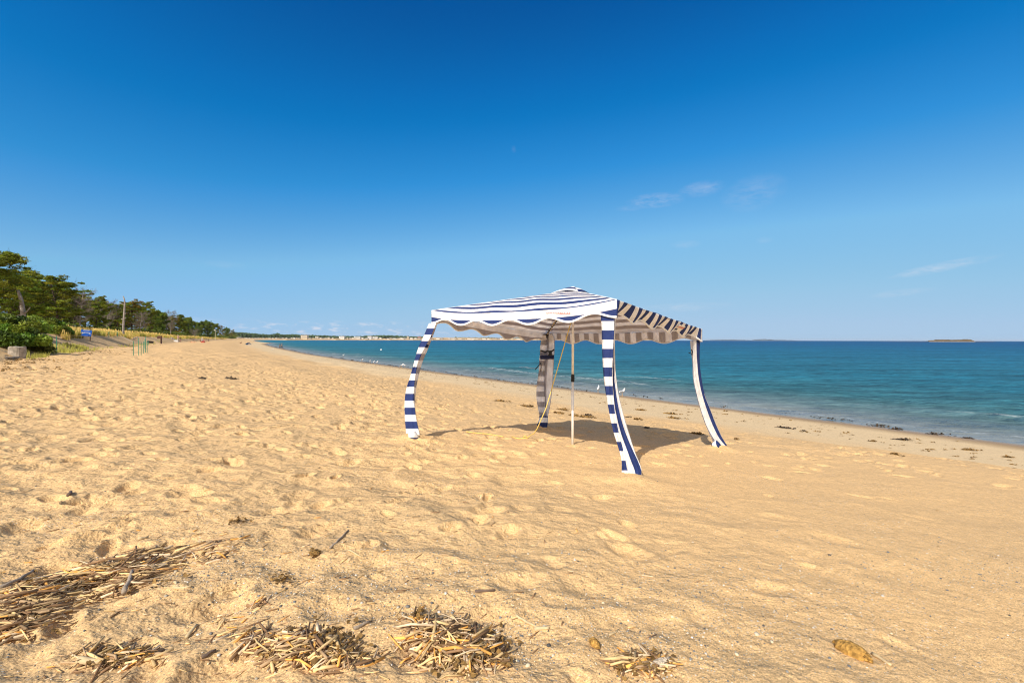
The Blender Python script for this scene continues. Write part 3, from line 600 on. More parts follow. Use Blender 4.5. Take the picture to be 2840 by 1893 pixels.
# sand pockets at the feet that show their outer cloth
def pocket(rows_, D, seed, rungs=True, us=None, ph=0.):
    R_ = interp_rows(rows_, 12); P = []; U = []; acc = 0
    for k in range(12):
        row = []; ur = []
        for q in range(9):
            g = q/8; row.append(at(R_[k, 1]+(R_[k, 2]-R_[k, 1])*g, R_[k, 0], D-.05*math.sin(math.pi*g)-.02*math.sin(math.pi*k/11))); ur.append(0 if rungs else us[0]+(us[1]-us[0])*g)
        if P: acc += np.linalg.norm(row[0]-P[-1][0])
        P.append(row); U.append([acc+ph]*9 if rungs else ur)
    P.append([p+arr(0, 0, -.06) for p in P[-1]]); U.append([U[-1][0]+.06]*9 if rungs else U[-1])
    return sheet('sand_pocket', np.array(P), np.array(U), cab, [M_OUT, M_OUT], .004)
pocket([(1153, 1495.5, 1519), (1165, 1494.5, 1519.6), (1176, 1490, 1519), (1187, 1487, 1517)], 7.66, 5, ph=.065)
pocket([(1221, 1982, 1989), (1229, 1973.5, 1997), (1238, 1975, 2003), (1243, 1981, 2006)], 6.38, 6, False, (-.10, .095))
pocket([(1196, 1131, 1153), (1208, 1132, 1160), (1219, 1134, 1164)], 5.58, 7, ph=.10)
# straps and buckle on the back leg, tie tape, ties on the right leg
mb = MB(); dB = 7.72
mb.tube([at(x, y, dB) for x, y in ((1499, 971), (1506, 974), (1512, 977), (1517, 973), (1524, 974), (1531, 973), (1537, 969))], .012, 6)
mb.tube([at(x, y, dB) for x, y in ((1498, 988), (1506, 992), (1516, 990), (1527, 990), (1536, 991))], .017, 6); mb.build('leg_strap', M_BLACK, B0)
mb = MB()
for y in (986, 991.5): mb.tube([at(x, y+(.8 if x > 1520 else 1.5), dB-.03) for x in (1498.5, 1508, 1518, 1528, 1536.5)], .019, 6)
mb.build('leg_band', M_NAVY, B0)
mb = MB(); mb.box(at(1526, 979, dB-.05), (.055, .02, .07)); mb.box(at(1526, 984, dB-.06), (.07, .02, .02)); mb.build('buckle', M_BLACK, B0)
mb = MB(); mb.tube([at(x, y, dB-.02) for x, y in ((1500, 1006), (1495, 1012), (1489, 1019), (1484, 1025))], .008, 5); mb.tube([at(x, y, dB-.02) for x, y in ((1500, 1006), (1500.5, 1018), (1499, 1029))], .007, 5); mb.build('tie_tape', M_BLACK, B0)
mb = MB(); mb.tube([at(x, y, 6.25) for x, y in ((1909, 977), (1914, 979), (1919, 981))], .005, 5); mb.tube([at(1918, 968, 6.22), at(1920, 976, 6.22), at(1919, 984, 6.2)], .008, 5); mb.build('tie_tape', M_BLACK, R0)
for q in (((1193, 929), (1199.5, 930), (1196, 937), (1189.5, 936)), ((1181, 954), (1189.5, 955.5), (1185.5, 965), (1177.5, 963))):
    mb = MB(); mb.add([at(x, y, 5.86) for x, y in q]+[at(x, y, 5.865) for x, y in q], [(0, 1, 2, 3), (7, 6, 5, 4), (0, 4, 5, 1), (2, 6, 7, 3), (1, 5, 6, 2), (0, 3, 7, 4)])
    mb.build('leg_strap', M_NAVY, L0)
# guy rope tied to the pole, lying knotted on the sand
mb = MB(); top = at(1583.5, 893, POLE[1]-.01); g = lambda px, py: (lambda p: arr(p[0], p[1], surf(p[0], p[1])+.008))(hit(px, py))
pts = [top+(at(1515, 1130, 5.95)-top)*t for t in np.linspace(0, 1, 8)]+[at(1500, 1165, 5.98), at(1490, 1188, 6.03), at(1481, 1201, 6.1)]
e = g(1470, 1211); pts += [e+arr(0, 0, .03), e-arr(.03, 0, 0), g(1462, 1214), g(1455, 1213), g(1440, 1213), g(1428, 1210), g(1419, 1207)]
rope = MB(); rope.tube(pts, .0065, 7)
k = g(1456, 1212)+arr(0, 0, .012)
rope.tube([k+arr(.022*math.cos(t), .012*math.sin(2*t), .016*math.sin(t)) for t in np.linspace(0, 6.28, 14)], .0065, 6); rope.tube([k+arr(-.02, 0, .0), k+arr(0, -.012, .02), k+arr(.02, 0, 0)], .007, 6)
rope.tube([g(px, py) for px, py in ((1293, 1199), (1310, 1200), (1330, 1201.5), (1350, 1203), (1370, 1204.5), (1388, 1206.5), (1396, 1208))], .0062, 6)
ro = rope.build('guy_rope', M_ROPE, None, True); tag(ro, 'yellow rope slanting from the cabana pole down to a knot on the sand', 'rope')
# ---------------------------------------------------------------- vegetation behind the beach
M_BARK = mat('pine_bark', (.085, .062, .047), .95, noise=(3, .7), bump=(12, .8, .03)); M_GREYBARK = mat('weathered_wood', (.30, .26, .225), .9, noise=(4, .72), bump=(14, .7, .02))
M_NEEDLE = mat('pine_needles', (.155, .205, .022), .75, tint=True, spec=.15, trans=.25); M_LEAF = mat('leaves', (.115, .175, .020), .55, tint=True, spec=.3, trans=.25)
M_DEADTWIG = mat('dead_twigs', (.175, .14, .115), .95, tint=True); M_GRASS = mat('beach_grass', (.50, .42, .13), .7, tint=True, spec=.1, trans=.3)
def unit(v): return v/(np.linalg.norm(v)+1e-9)
def quads(mb, cen, size, aspect, rs, col, flat=.0):
    "leaf sized quads at the given centres"
    n = len(cen); a = rs.normal(size=(n, 3)); a[:, 2] *= (1-flat); a /= np.linalg.norm(a, axis=1, keepdims=True)+1e-9
    b = rs.normal(size=(n, 3)); b[:, 2] *= .6; b = np.cross(a, b); b /= np.linalg.norm(b, axis=1, keepdims=True)+1e-9
    s = size*(.6+.8*rs.rand(n, 1)); V = np.stack([cen-a*s-b*s*aspect, cen+a*s-b*s*aspect*.7, cen+a*s*1.1+b*s*aspect*.7, cen-a*s+b*s*aspect], 1).reshape(-1, 3)
    base = mb.n; mb.v.append(V); mb.f += [(base+4*i, base+4*i+1, base+4*i+2, base+4*i+3) for i in range(n)]; mb.mi += [0]*n; mb.n += 4*n
    mb.uv.append(np.zeros((4*n, 2))); mb.col.append(np.repeat(col, 4, axis=0))
def tree_meshes(kind, seed):
    "one tree 10 m tall: trunk with limbs, and a crown of leaf clumps; returns both meshes and their materials"
    rs = np.random.RandomState(seed); tk = MB(); cr = MB(); H = 10.
    lean = rs.normal(size=2)*.35; bend = lambda t: np.array([lean[0]*t+.25*math.sin(t*4+seed), lean[1]*t+.2*math.sin(t*5), t*H*.96])
    R0 = {'pine': .20, 'round': .22, 'conifer': .15, 'dead': .17, 'brown': .19, 'bush': .14}[kind]
    tk.tube([bend(t) for t in np.linspace(-.03, 1, 12)], [R0*(1-.88*max(t, 0))+.01 for t in np.linspace(-.03, 1, 12)], 7)
    dead = kind in ('dead', 'bush')
    nl = {'pine': 46, 'round': 44, 'conifer': 60, 'dead': 40, 'brown': 46, 'bush': 34}[kind]
    for k in range(nl):
        t = (.24 if kind != 'round' else .2)+.74*(k/nl)**.9; p0 = bend(t); ang = k*2.4+rs.uniform(-.4, .4)
        if kind in ('pine', 'brown'): L = 3.9*math.sqrt(max(.05, 1-((t-.5)/.56)**2))*rs.uniform(.6, 1.15); rise = .10+.5*rs.rand()
        elif kind == 'round': L = 3.5*math.sqrt(max(.05, 1-((t-.58)/.50)**2))*rs.uniform(.7, 1.1); rise = .35+.5*rs.rand()
        elif kind == 'conifer': L = 2.6*(1.06-t)*rs.uniform(.7, 1.15)+.25; rise = .05
        elif kind == 'dead': L = 2.6*math.sqrt(max(.06, 1-((t-.55)/.55)**2))*rs.uniform(.5, 1.2); rise = .3+.4*rs.rand()
        else: L = 3.8*rs.uniform(.6, 1.1); rise = .5+.8*rs.rand()
        d = np.array([math.cos(ang), math.sin(ang), rise]); pts = [p0]
        for s in range(1, 6):
            d = d+rs.normal(size=3)*.16+np.array([0, 0, .03]); pts.append(pts[-1]+unit(d)*L/5)
        r0 = R0*(.42-.22*t)
        tk.tube(pts, [r0*(1-i/5.6) for i in range(6)], 4 if not dead else 5)
        for s in range(2, 6):                 # twigs
            for q in range(2 if not dead else 6):
                dd = unit(d+rs.normal(size=3)*.9); l2 = L*(.22 if not dead else .34)*rs.uniform(.5, 1.2); a = pts[s]; m_ = a+dd*l2*.5+rs.normal(size=3)*.05*l2; e = a+dd*l2+np.array([0, 0, .06*l2])
                (cr if dead else tk).tube([a, m_, e], [r0*.30, r0*.2, .008], 3, cap=False, col=(rs.uniform(.7, 1.4),)*3)
                if dead:
                    for w in range(4):
                        c0 = m_+(e-m_)*rs.rand(); cr.tube([c0, c0+unit(dd+rs.normal(size=3)*.8)*l2*.45], [.012, .005], 3, cap=False, col=(rs.uniform(.7, 1.5),)*3)
        if dead: continue
        ncl = {'pine': 4, 'round': 5, 'conifer': 3, 'brown': 4}[kind]
        for q in range(ncl):
            f = rs.uniform(.40, 1.06); j = min(int(f*5), 4); c = pts[j]+(pts[j+1]-pts[j])*(f*5-j)+rs.normal(size=3)*np.array([.30, .30, .12])
            rad = {'pine': (.62, .24), 'round': (.62, .46), 'conifer': (.42, .20), 'brown': (.55, .24)}[kind]; n = {'pine': 62, 'round': 60, 'conifer': 40, 'brown': 34}[kind]
            u = rs.normal(size=(n, 3)); u /= np.linalg.norm(u, axis=1, keepdims=True); u *= rs.rand(n, 1)**.4
            cen = c+u*np.array([rad[0], rad[0], rad[1]])*rs.uniform(.7, 1.3)
            g = rs.uniform(.62, 1.5); tone = np.array([g*rs.uniform(.85, 1.35), g, g*rs.uniform(.7, 1.1)])
            if kind == 'brown' and rs.rand() < .6: tone = np.array([1.9, .95, 1.4])*g*.8
            quads(cr, cen, .15 if kind != 'round' else .12, .32 if kind != 'round' else .6, rs, np.tile(tone, (n, 1))*(.8+.4*rs.rand(n, 1)), flat=.55)
    return (tk.mesh('trunk', True), cr.mesh('crown', False, col=True), M_GREYBARK if dead else M_BARK, M_DEADTWIG if dead else (M_LEAF if kind == 'round' else M_NEEDLE))
TM = {}
for kd, seeds in (('pine', (1, 2, 3)), ('round', (4, 5)), ('conifer', (6,)), ('dead', (7, 8)), ('brown', (9,)), ('bush', (10,))):
    TM[kd] = [tree_meshes(kd, s) for s in seeds]
_first = set()
def tree(px, S, topy, kind, var, wid, label, cat='tree', name=None, group='trees behind the beach'):
    p = place(px, S); h = max(1.5, ray(px, topy)[2]*p[1]+CZ-p[2]); tk, cr, mt, mc = TM[kind][var % len(TM[kind])]
    e = empty(name or {'pine': 'pine_tree', 'conifer': 'pine_tree', 'round': 'leafy_tree', 'dead': 'dead_tree', 'brown': 'pine_tree', 'bush': 'bare_bush'}[kind], (p[0], p[1], p[2]-.1), rnd.uniform(0, 6.28))
    s = h/10.4; e.scale = (s*wid, s*wid, s)
    for me, m, nm in ((tk, mt, 'trunk'), (cr, mc, 'crown')):
        o = bpy.data.objects.new(nm, me); C.objects.link(o); o.parent = e
        if not me.materials: me.materials.append(m)
    tag(e, label, cat, group); return e
for a in [(-42, 38, 688, 'pine', 0, 1.15, 'tallest dark pine, half cut off by the left edge of the photo'), (60, 42, 752, 'pine', 1, 1.0, 'dark pine right behind the leaning broken trunk'),
          (158, 42, 766, 'pine', 2, 1.18, 'broad rounded pine with a visible dark trunk above the golden grass'), (112, 49, 778, 'pine', 0, .95, 'pine filling the gap left of the broad rounded pine'),
          (206, 47, 802, 'pine', 1, .95, 'dark pine just right of the broad rounded pine'), (224, 43, 795, 'dead', 0, .9, 'bare dead treetop standing beside the broad rounded pine'),
          (266, 42, 822, 'pine', 2, .9, 'flat-topped green pine behind the blue sign'), (300, 44, 826, 'dead', 1, .95, 'grey bare tree left of the tall bare snag'),
          (322, 45, 842, 'pine', 0, .9, 'green pine just left of the tall bare snag'), (353, 47, 846, 'pine', 1, .9, 'green pine hidden behind the tall bare snag'),
          (367, 42, 829, 'brown', 0, 1.05, 'rusty brown pine just right of the tall bare snag'), (398, 44, 837, 'pine', 2, .85, 'green pine with a flat top right of the rusty pine'),
          (392, 39, 862, 'dead', 0, 1.1, 'grey dead tree with a thick trunk behind the green stakes'), (421, 45, 860, 'pine', 0, .85, 'dark pine behind the brown post sign'),
          (443, 41, 862, 'round', 0, .85, 'bright green bushy tree above the brown post sign'), (474, 41, 857, 'dead', 1, .85, 'thin bare tree right of the bright green tree'),
          (500, 41, 866, 'conifer', 0, 1.1, 'pointed conifer above the standing beachgoer in pink'), (485, 43, 875, 'brown', 0, .8, 'brownish pine between the thin bare tree and the pointed conifer'),
          (524, 43, 882, 'round', 1, .9, 'leafy tree behind the round grey bush'), (556, 43, 891, 'round', 0, .9, 'leafy tree between the grey bush and the flagpole'),
          (574, 45, 889, 'round', 1, .95, 'tallest leafy tree just left of the flagpole'), (594, 43, 895, 'round', 0, .9, 'leafy tree right behind the flagpole'),
          (612, 41, 901, 'brown', 0, .95, 'reddish tree right of the flagpole'), (629, 43, 908, 'round', 1, .9, 'low green tree near the seaward end of the woods'), (644, 41, 913, 'brown', 0, .9, 'last russet tree at the seaward end of the woods')]:
    tree(*a)
for px, S, ty, k, lab in [(15, 58, 745, 'pine', 'pine deep in the woods behind the tallest dark pine'), (88, 58, 782, 'round', 'leafy tree deep in the woods above the dune shrubs'), (138, 60, 790, 'pine', 'pine deep in the woods left of the broad rounded pine'), (186, 58, 806, 'round', 'leafy tree deep in the woods right of the broad rounded pine'),
                       (243, 56, 830, 'pine', 'pine deep in the woods over the blue sign'), (285, 55, 842, 'round', 'leafy tree deep in the woods left of the grey bare tree'), (336, 56, 850, 'round', 'leafy tree deep in the woods behind the tall bare snag'), (380, 55, 848, 'pine', 'pine deep in the woods behind the rusty pine'),
                       (460, 53, 872, 'round', 'leafy tree deep in the woods behind the thin bare tree'), (512, 53, 880, 'pine', 'pine deep in the woods right of the pointed conifer'), (540, 52, 892, 'round', 'leafy tree deep in the woods over the round grey bush'), (430, 56, 862, 'round', 'leafy tree deep in the woods over the brown post sign')]:
    tree(px, S, ty, k, int(px) % 3, 1.15, lab)
tree(541, 33, 914, 'bush', 0, 1.6, 'round grey leafless bush behind the seated beachgoers', 'bush', group='shrubs on the dune')
def snag(name, pts, D, r0, label, arms):
    p = hit(*pts[0]); base = np.array([ray(*pts[0])[0]*D, D, 0]); base[2] = gz(base[0], D)
    P = [base-np.array([0, 0, .3])]+[at(x, y, D) for x, y in pts[1:]]; mb = MB(); n = len(P)
    mb.tube(P, [r0*(1-.62*i/(n-1)) for i in range(n)], 9); o = empty(name, tuple(base)); o['_w'] = 1; mb.build('trunk', M_GREYBARK, o, True)
    for a in arms:
        m2 = MB(); m2.tube([at(x, y, D-.1*i) for i, (x, y) in enumerate(a)], [.07*(1-i/len(a))+.012 for i in range(len(a))], 5); m2.build('branch_stub', M_GREYBARK, o, True)
    tag(o, label, 'dead tree', 'bare snags'); return o
snag('bare_snag', [(343, 947), (341.5, 920), (343, 890), (345, 860), (346, 842), (345, 830), (341.5, 821)], place(342, 31)[1], .19, 'tall bare grey snag with a crooked top standing in the grass',
     [[(345, 845), (338, 842), (330, 840)], [(345, 872), (350, 868)], [(343, 886), (336, 884)], [(343, 884), (350, 881)], [(341, 900), (333, 899)]])
snag('bare_snag', [(66, 885), (64, 868), (61, 845), (57, 825), (52, 812), (49, 802)], place(62, 35.5)[1], .24, 'leaning broken trunk in front of the dark pines at far left', [[(63, 876), (54, 873), (44, 876)], [(66, 872), (76, 862), (84, 852)]])
def leaf_bush(name, px, S, py_top, wid, label, seed, n, leaf=.045, tone=(1, 1, 1)):
    p = place(px, S); h = ray(px, py_top)[2]*p[1]+CZ-p[2]; rs = np.random.RandomState(seed); e = empty(name, tuple(p)); tk = MB(); cr = MB(); st = []
    for k in range(26):
        a = rs.uniform(0, 6.28); q = rs.rand()**.6; t = np.array([math.cos(a)*q*wid*.5, math.sin(a)*q*wid*.42, h*(1-.55*q*q)*rs.uniform(.42, 1.08)]); r0 = np.array([t[0]*.35, t[1]*.35, -.1]); st.append(t)
        tk.tube([r0, (r0+t)/2+rs.normal(size=3)*.08, t], [.02, .014, .006], 4)
        m = n//26; u = rs.normal(size=(m, 3)); u /= np.linalg.norm(u, axis=1, keepdims=True); u *= rs.rand(m, 1)**.35
        c = t+u*np.array([.42, .42, .32])*(wid/3.4)**.6; c[:, 2] = np.maximum(c[:, 2], .02); low = rs.rand(m) < .35; c[low, 2] *= rs.rand(low.sum())
        g = rs.uniform(.5, 1.7)*np.array([rs.uniform(.8, 1.5), 1, .9]); quads(cr, c, leaf, .62, rs, np.tile(np.array(tone)*g, (m, 1))*(.6+.9*rs.rand(m, 1)))
    o = tk.build('stems', M_BARK, e); o = cr.build('foliage', M_LEAF, e, col=True); tag(e, label, 'shrub', 'shrubs on the dune'); return e
leaf_bush('leafy_shrub', 20, 28.4, 908, 2.6, 'big glossy green shrub behind the cut stump', 31, 15000, .05)
leaf_bush('leafy_shrub', -20, 31, 880, 4.4, 'dark shrub at the very left edge above the glossy shrub', 32, 11000, .06, (.8, .9, .9))
leaf_bush('leafy_shrub', 100, 33.2, 882, 4.2, 'wide low shrub spreading over the dune crest', 33, 12000, .055, (1, 1.05, .9))
leaf_bush('leafy_shrub', 58, 32.8, 893, 3.0, 'shrub mixed with grass between the two larger dune shrubs', 34, 8000, .05, (1.1, 1.1, 1))
leaf_bush('leafy_shrub', 150, 31.6, 903, 2.6, 'small dark shrub at the right end of the dune shrubs', 35, 7000, .05, (.8, .9, .8))
leaf_bush('leafy_shrub', 100, 27.6, 958, 1.3, 'low dark brown-green shrub at the dune foot near the stump', 36, 3500, .035, (.8, .6, .8))
# dune grass
def grass(name, spots, label=None):
    mb = MB(); V = []; K = []
    for (x, y, z, n, h, tone, seed_heads) in spots:
        for i in range(n):
            a = rnd.uniform(0, 6.28); r = rnd.random()*.22; bx, by = x+r*math.cos(a), y+r*math.sin(a); l = h*rnd.uniform(.6, 1.15); w = rnd.uniform(.008, .016)*(1+y/70)
            bend = rnd.uniform(.1, .5)*l; b = rnd.uniform(0, 6.28); dx, dy = math.cos(b), math.sin(b); t = rnd.uniform(.7, 1.3)
            V += [(bx-w, by, z-.05), (bx+w, by, z-.05), (bx+dx*bend*.35+w*.7, by+dy*bend*.35, z+l*.6), (bx+dx*bend*.35-w*.7, by+dy*bend*.35, z+l*.6), (bx+dx*bend, by+dy*bend, z+l)]
            K += [np.array(tone)*t]*5
            if seed_heads and i % 9 == 0:
                q = l*1.35; c = (bx+dx*bend*.6, by+dy*bend*.6); V += [(c[0]-w*1.6, c[1], z+l*.9), (c[0]+w*1.6, c[1], z+l*.9), (c[0]+w*1.8+dx*.05, c[1], z+q*.95), (c[0]-w*1.4+dx*.05, c[1], z+q*.95), (c[0]+dx*.10, c[1], z+q)]; K += [np.array([1.35, 1.15, 1.2])*t]*5
    n = len(V)//5; mb.v = [np.array(V)]; mb.n = len(V); mb.col = [np.array(K)]; mb.uv = [np.zeros((len(V), 2))]
    for i in range(n): mb.f += [(5*i, 5*i+1, 5*i+2, 5*i+3), (5*i+3, 5*i+2, 5*i+4)]
    mb.mi = [0]*len(mb.f); o = mb.build(name, M_GRASS, None, col=True); tag(o, label, kind='stuff'); return o
sp = []
for k in range(5200):
    px = rnd.uniform(60, 640); S = rnd.choice([rnd.uniform(30.3, 33.5), rnd.uniform(31, 38)])
    if px < 175 and S < 33.2: continue
    if px > 330 and rnd.random() < .35: continue
    u = ray(px, 942)[0]; k_ = rnd.random()
    p = place(px, S) if len(sp) < 1 or True else None
    d = p[1]
    tone = (.62+.3*k_, .80+.1*k_, .55) if rnd.random() < .55 else (1.15, .95, .95)
    sp.append((p[0], p[1], p[2], 8, .62 if d < 80 else .75, tone, rnd.random() < .5))
grass('dune_grass', sp)
sp = []
for k in range(260):
    px = rnd.uniform(98, 235) if k % 3 else rnd.uniform(60, 460); S = rnd.uniform(26.9, 28.0); p = place(px, S); sp.append((p[0], p[1], p[2], 5, .26, (.75, .85, .6), False))
grass('sparse_grass', sp)
# brush under the trees
mb = MB(); rs = np.random.RandomState(77)
for k in range(760):
    px = rs.uniform(-60, 652); S = rs.uniform(36.5, 52) if k % 2 else rs.uniform(50, 66); p = place(px, S); r = rs.uniform(.5, 1.2)*(1+p[1]/400)*(1 if k % 2 else 1.9); m = 44
    u = rs.normal(size=(m, 3)); u /= np.linalg.norm(u, axis=1, keepdims=True); c = p+np.array([0, 0, r*.6])+u*rs.rand(m, 1)**.4*np.array([r*1.4, r*1.4, r]); g = rs.uniform(.5, 1.1)
    quads(mb, c, .16*(1+p[1]/150), .5, rs, np.tile(np.array([1.0, .85, .8])*g, (m, 1)))
tag(mb.build('underbrush', M_LEAF, None, col=True), kind='stuff')
# ---------------------------------------------------------------- things on the upper beach
M_GREEN = mat('green_paint', (.03, .26, .16), .6); M_BROWN = mat('brown_stain', (.085, .040, .028), .7, noise=(6, .8)); M_WHITE = mat('white_paint', (.78, .78, .75), .6)
M_STRING = mat('grey_twine', (.55, .50, .42), .9); M_STUMP = mat('cut_stump_wood', (.36, .31, .25), .9, noise=(7, .6), bump=(20, .8, .02)); M_BLUE = mat('sign_blue', (.006, .085, .42), .5)
def onb(px, py):
    p = hit(px, py); return np.array([p[0], p[1], gz(p[0], p[1])])
# stump and board
p = onb(48, 990); e = empty('tree_stump', tuple(p)); mb = MB(); rs = np.random.RandomState(3); r0 = 17/FPX*p[1]; V = []; F = []; n = 22; hs = 29/FPX*p[1]
for j, z in enumerate((-.15, .02, hs*.55, hs*.93, hs)):
    for k in range(n):
        a = 6.283*k/n; r = r0*(1.06-.05*j/4)*(1+.02*math.sin(a*7)+.03*math.sin(a*2+1))*(.96 if j == 4 else 1); V.append((r*math.cos(a), r*math.sin(a), z+(.02*math.sin(a*3) if j > 2 else 0)))
for j in range(4):
    for k in range(n): F.append((j*n+k, j*n+(k+1) % n, (j+1)*n+(k+1) % n, (j+1)*n+k))
V.append((0, 0, hs-.01)); F += [(4*n+k, 4*n+(k+1) % n, len(V)-1) for k in range(n)]
mb.add(V, F); mb.build('trunk_section', M_STUMP, e); tag(e, 'short grey cut stump standing on the sand in front of the glossy shrub', 'stump')
a, b = onb(10, 992), onb(50, 995); mb = MB(); c = (a+b)/2; L = np.linalg.norm(b-a); mb.box((0, 0, .03), (L, .12, .06)); o = mb.build('weathered_plank', M_GREYBARK); o.location = c; o.rotation_euler = (0, 0, math.atan2(b[1]-a[1], b[0]-a[0])); tag(o, 'thin weathered plank lying in front of the cut stump', 'plank')
# blue sign
D = place(240, 29.9)[1]; g0 = gz(ray(240, 930)[0]*D, D); c = [at(x, y, D+dd) for x, y, dd in ((223.5, 931, 0), (252.5, 932.5, .1), (255, 916, .1), (225, 912.5, 0))]; e = empty('beach_sign', (c[0][0], c[0][1], g0)); e['_w'] = 1
nn = unit(np.cross(c[1]-c[0], c[3]-c[0])); mb = MB(); mb.add(c+[q-nn*.03 for q in c], [(0, 1, 2, 3), (7, 6, 5, 4), (0, 4, 5, 1), (1, 5, 6, 2), (2, 6, 7, 3), (3, 7, 4, 0)]); bd = mb.build('sign_board', M_BLUE, e)
for t in (.15, .85):
    mb = MB(); q = c[0]+(c[1]-c[0])*t-nn*.06; mb.tube([np.array([q[0], q[1], g0-.3]), q+(c[3]-c[0])*.95], .04, 6); mb.build('post', M_BROWN, e)
ex, ey = (c[1]-c[0]), (c[3]-c[0])
def on_sign(me):
    w = np.empty(len(me.vertices)*3); me.vertices.foreach_get('co', w); w = w.reshape(-1, 3); return w
for txt, sz, yc, arc in (('STATE PARK', .12, .86, 0), ('BEACH ACCESS', .17, .60, 1)):
    me = text_mesh(txt, sz, 'lettering'); w = on_sign(me); out = []
    for x, y, z in w:
        u = x*.92; v = y*1.2
        if arc: th = u*1.9; R_ = .36+v*.9; u, v = R_*math.sin(th)*1.25, R_*math.cos(th)-.42
        out.append(c[0]+ex*(.52+u)+ey*(yc+v)+nn*(.012+z))
    me.vertices.foreach_set('co', np.array(out).ravel()); me.update(); link('lettering', me, [M_WHITE], bd)
tag(e, 'tilted blue sign with arched white lettering half hidden in the dune grass', 'sign')
# brown park sign on one post
p = onb(447, 953.5); D = p[1]; e = empty('post_sign', tuple(p)); e['_w'] = 1; mb = MB(); w = 1.6/FPX*D; mb.box((p[0], p[1], p[2]+.5*22.5/FPX*D-.1), (w*1.7, w*1.7, 22.5/FPX*D+.2)); mb.build('post', M_BROWN, e)
mb = MB(); q = at(442, 935, D-.15); mb.box(q, (12/FPX*D, .06, 8/FPX*D)); mb.build('board', M_BROWN, e); tag(e, 'brown wooden post sign with a small board standing on the sand', 'sign')
# green stakes and the twine between them
ST = [(370, 989, 945), (384.5, 987.5, 937), (391.5, 984, 948), (397.5, 981, 946), (401.5, 969, 941), (403.5, 975, 933), (408, 975, 946), (411, 959, 945), (156.5, 977, 931), (325, 951, 936), (302, 944, 927)]
SL = ['nearest green stake, leftmost of the cluster on the open sand', 'second green stake of the cluster, taller than the first', 'thin green stake in the middle of the cluster', 'green stake just left of the netting-wrapped one',
      'short green stake wrapped in netting at the back of the cluster', 'tallest green stake of the cluster, white at its tip', 'green stake at the right end of the cluster with dry weed at its foot', 'short yellow-green stake behind the right end of the cluster',
      'green stake standing alone at the dune foot below the shrubs', 'green stake beside the tall bare snag', 'green stake deep in the dune grass right of the blue sign']
tops = []
for (px, py, ty), lab in zip(ST, SL):
    p = onb(px, py); D = p[1]
    if px in (325, 302): p = place(px, 30.2); D = p[1]
    mb = MB(); t = at(px, ty, D); mb.tube([np.array([0, 0, -.3]), np.array([t[0]-p[0], 0, max(.7, t[2]-p[2])])], max(.013, .75/FPX*D), 6)
    tops.append(np.array([p[0], p[1], p[2]+max(.7, t[2]-p[2])*.93])); o = mb.build('garden_stake', M_GREEN); o.location = p; tag(o, lab, 'stake', 'green stakes along the dune')
mb = MB()
def twine(a, b, sag=.12):
    mb.tube([a+(b-a)*t-np.array([0, 0, sag*math.sin(math.pi*t)]) for t in np.linspace(0, 1, 7)], .006, 4, cap=False)
for a, b in ((8, 10), (10, 9), (9, 0), (0, 1), (1, 2), (2, 3), (3, 5), (5, 6)): twine(tops[a], tops[b])
tag(mb.build('boundary_twine', M_STRING), 'thin sagging twine strung along the green stakes', 'twine')
# logs
def stick(name, pts, r, m, label, cat='driftwood', group=None, n=7, zoff=0.):
    P = [np.array([q[0], q[1], surf(q[0], q[1])]) for q in (hit(*p) for p in pts)]; L = [P[i]+(np.array([0, 0, r*.75+zoff])) for i in range(len(P))]; o0 = P[0].copy(); mb = MB()
    Q = []
    for i in range(len(L)-1): Q += [L[i]+(L[i+1]-L[i])*t+NP.normal(size=3)*r*.25 for t in (0, .33, .66)]
    Q.append(L[-1]); mb.tube([q-o0 for q in Q], [r*(1-.35*i/len(Q))*(1+.12*math.sin(i*2.1)) for i in range(len(Q))], n); o = mb.build(name, m, None, True); o.location = o0
    return tag(o, label, cat, group)
stick('fallen_log', [(409, 950), (424, 952)], .22, M_BARK, 'dark log lying on the sand left of the brown post sign', 'log')
D = place(365, 30.5)[1]; mb = MB(); P = [at(350, 947, D), at(364, 942, D), at(383, 933.5, D-1)]; mb.tube(P, [.13, .12, .05], 6); tag(mb.build('leaning_driftwood', M_GREYBARK, None, True), 'pale leaning driftwood trunk right of the tall bare snag', 'driftwood')
D = place(480, 30)[1]; mb = MB(); mb.tube([at(471, 936, D), at(482, 941, D), at(490, 946.5, D)], [.3, .3, .2], 6); tag(mb.build('leaning_driftwood', M_GREYBARK, None, True), 'whitish driftwood trunk left of the standing beachgoer in pink', 'driftwood')
# flagpole
p = onb(597, 942); D = p[1]; e = empty('flagpole', tuple(p)); e['_w'] = 1; mb = MB(); mb.tube([p-[0, 0, .5], at(597, 913, D)], [.14, .09], 8); mb.build('pole', mat('cream_paint', (.70, .66, .45), .6), e)
mb = MB(); V = []
for i in range(5):
    for j in range(2): V.append(at(597-i*1.0, 913.3+j*(3.2-i*.45)+i*.35, D+.15*math.sin(i*1.8)))
V = np.array(V); V2 = V+[0, .03, 0]; F = [(2*i, 2*i+1, 2*i+3, 2*i+2) for i in range(4)]; F += [tuple(10+k for k in f[::-1]) for f in F]
mb.add(np.concatenate([V, V2]), F); mb.build('flag', M_WHITE, e); tag(e, 'tall pale pole with a small white flag at the edge of the woods', 'flagpole')
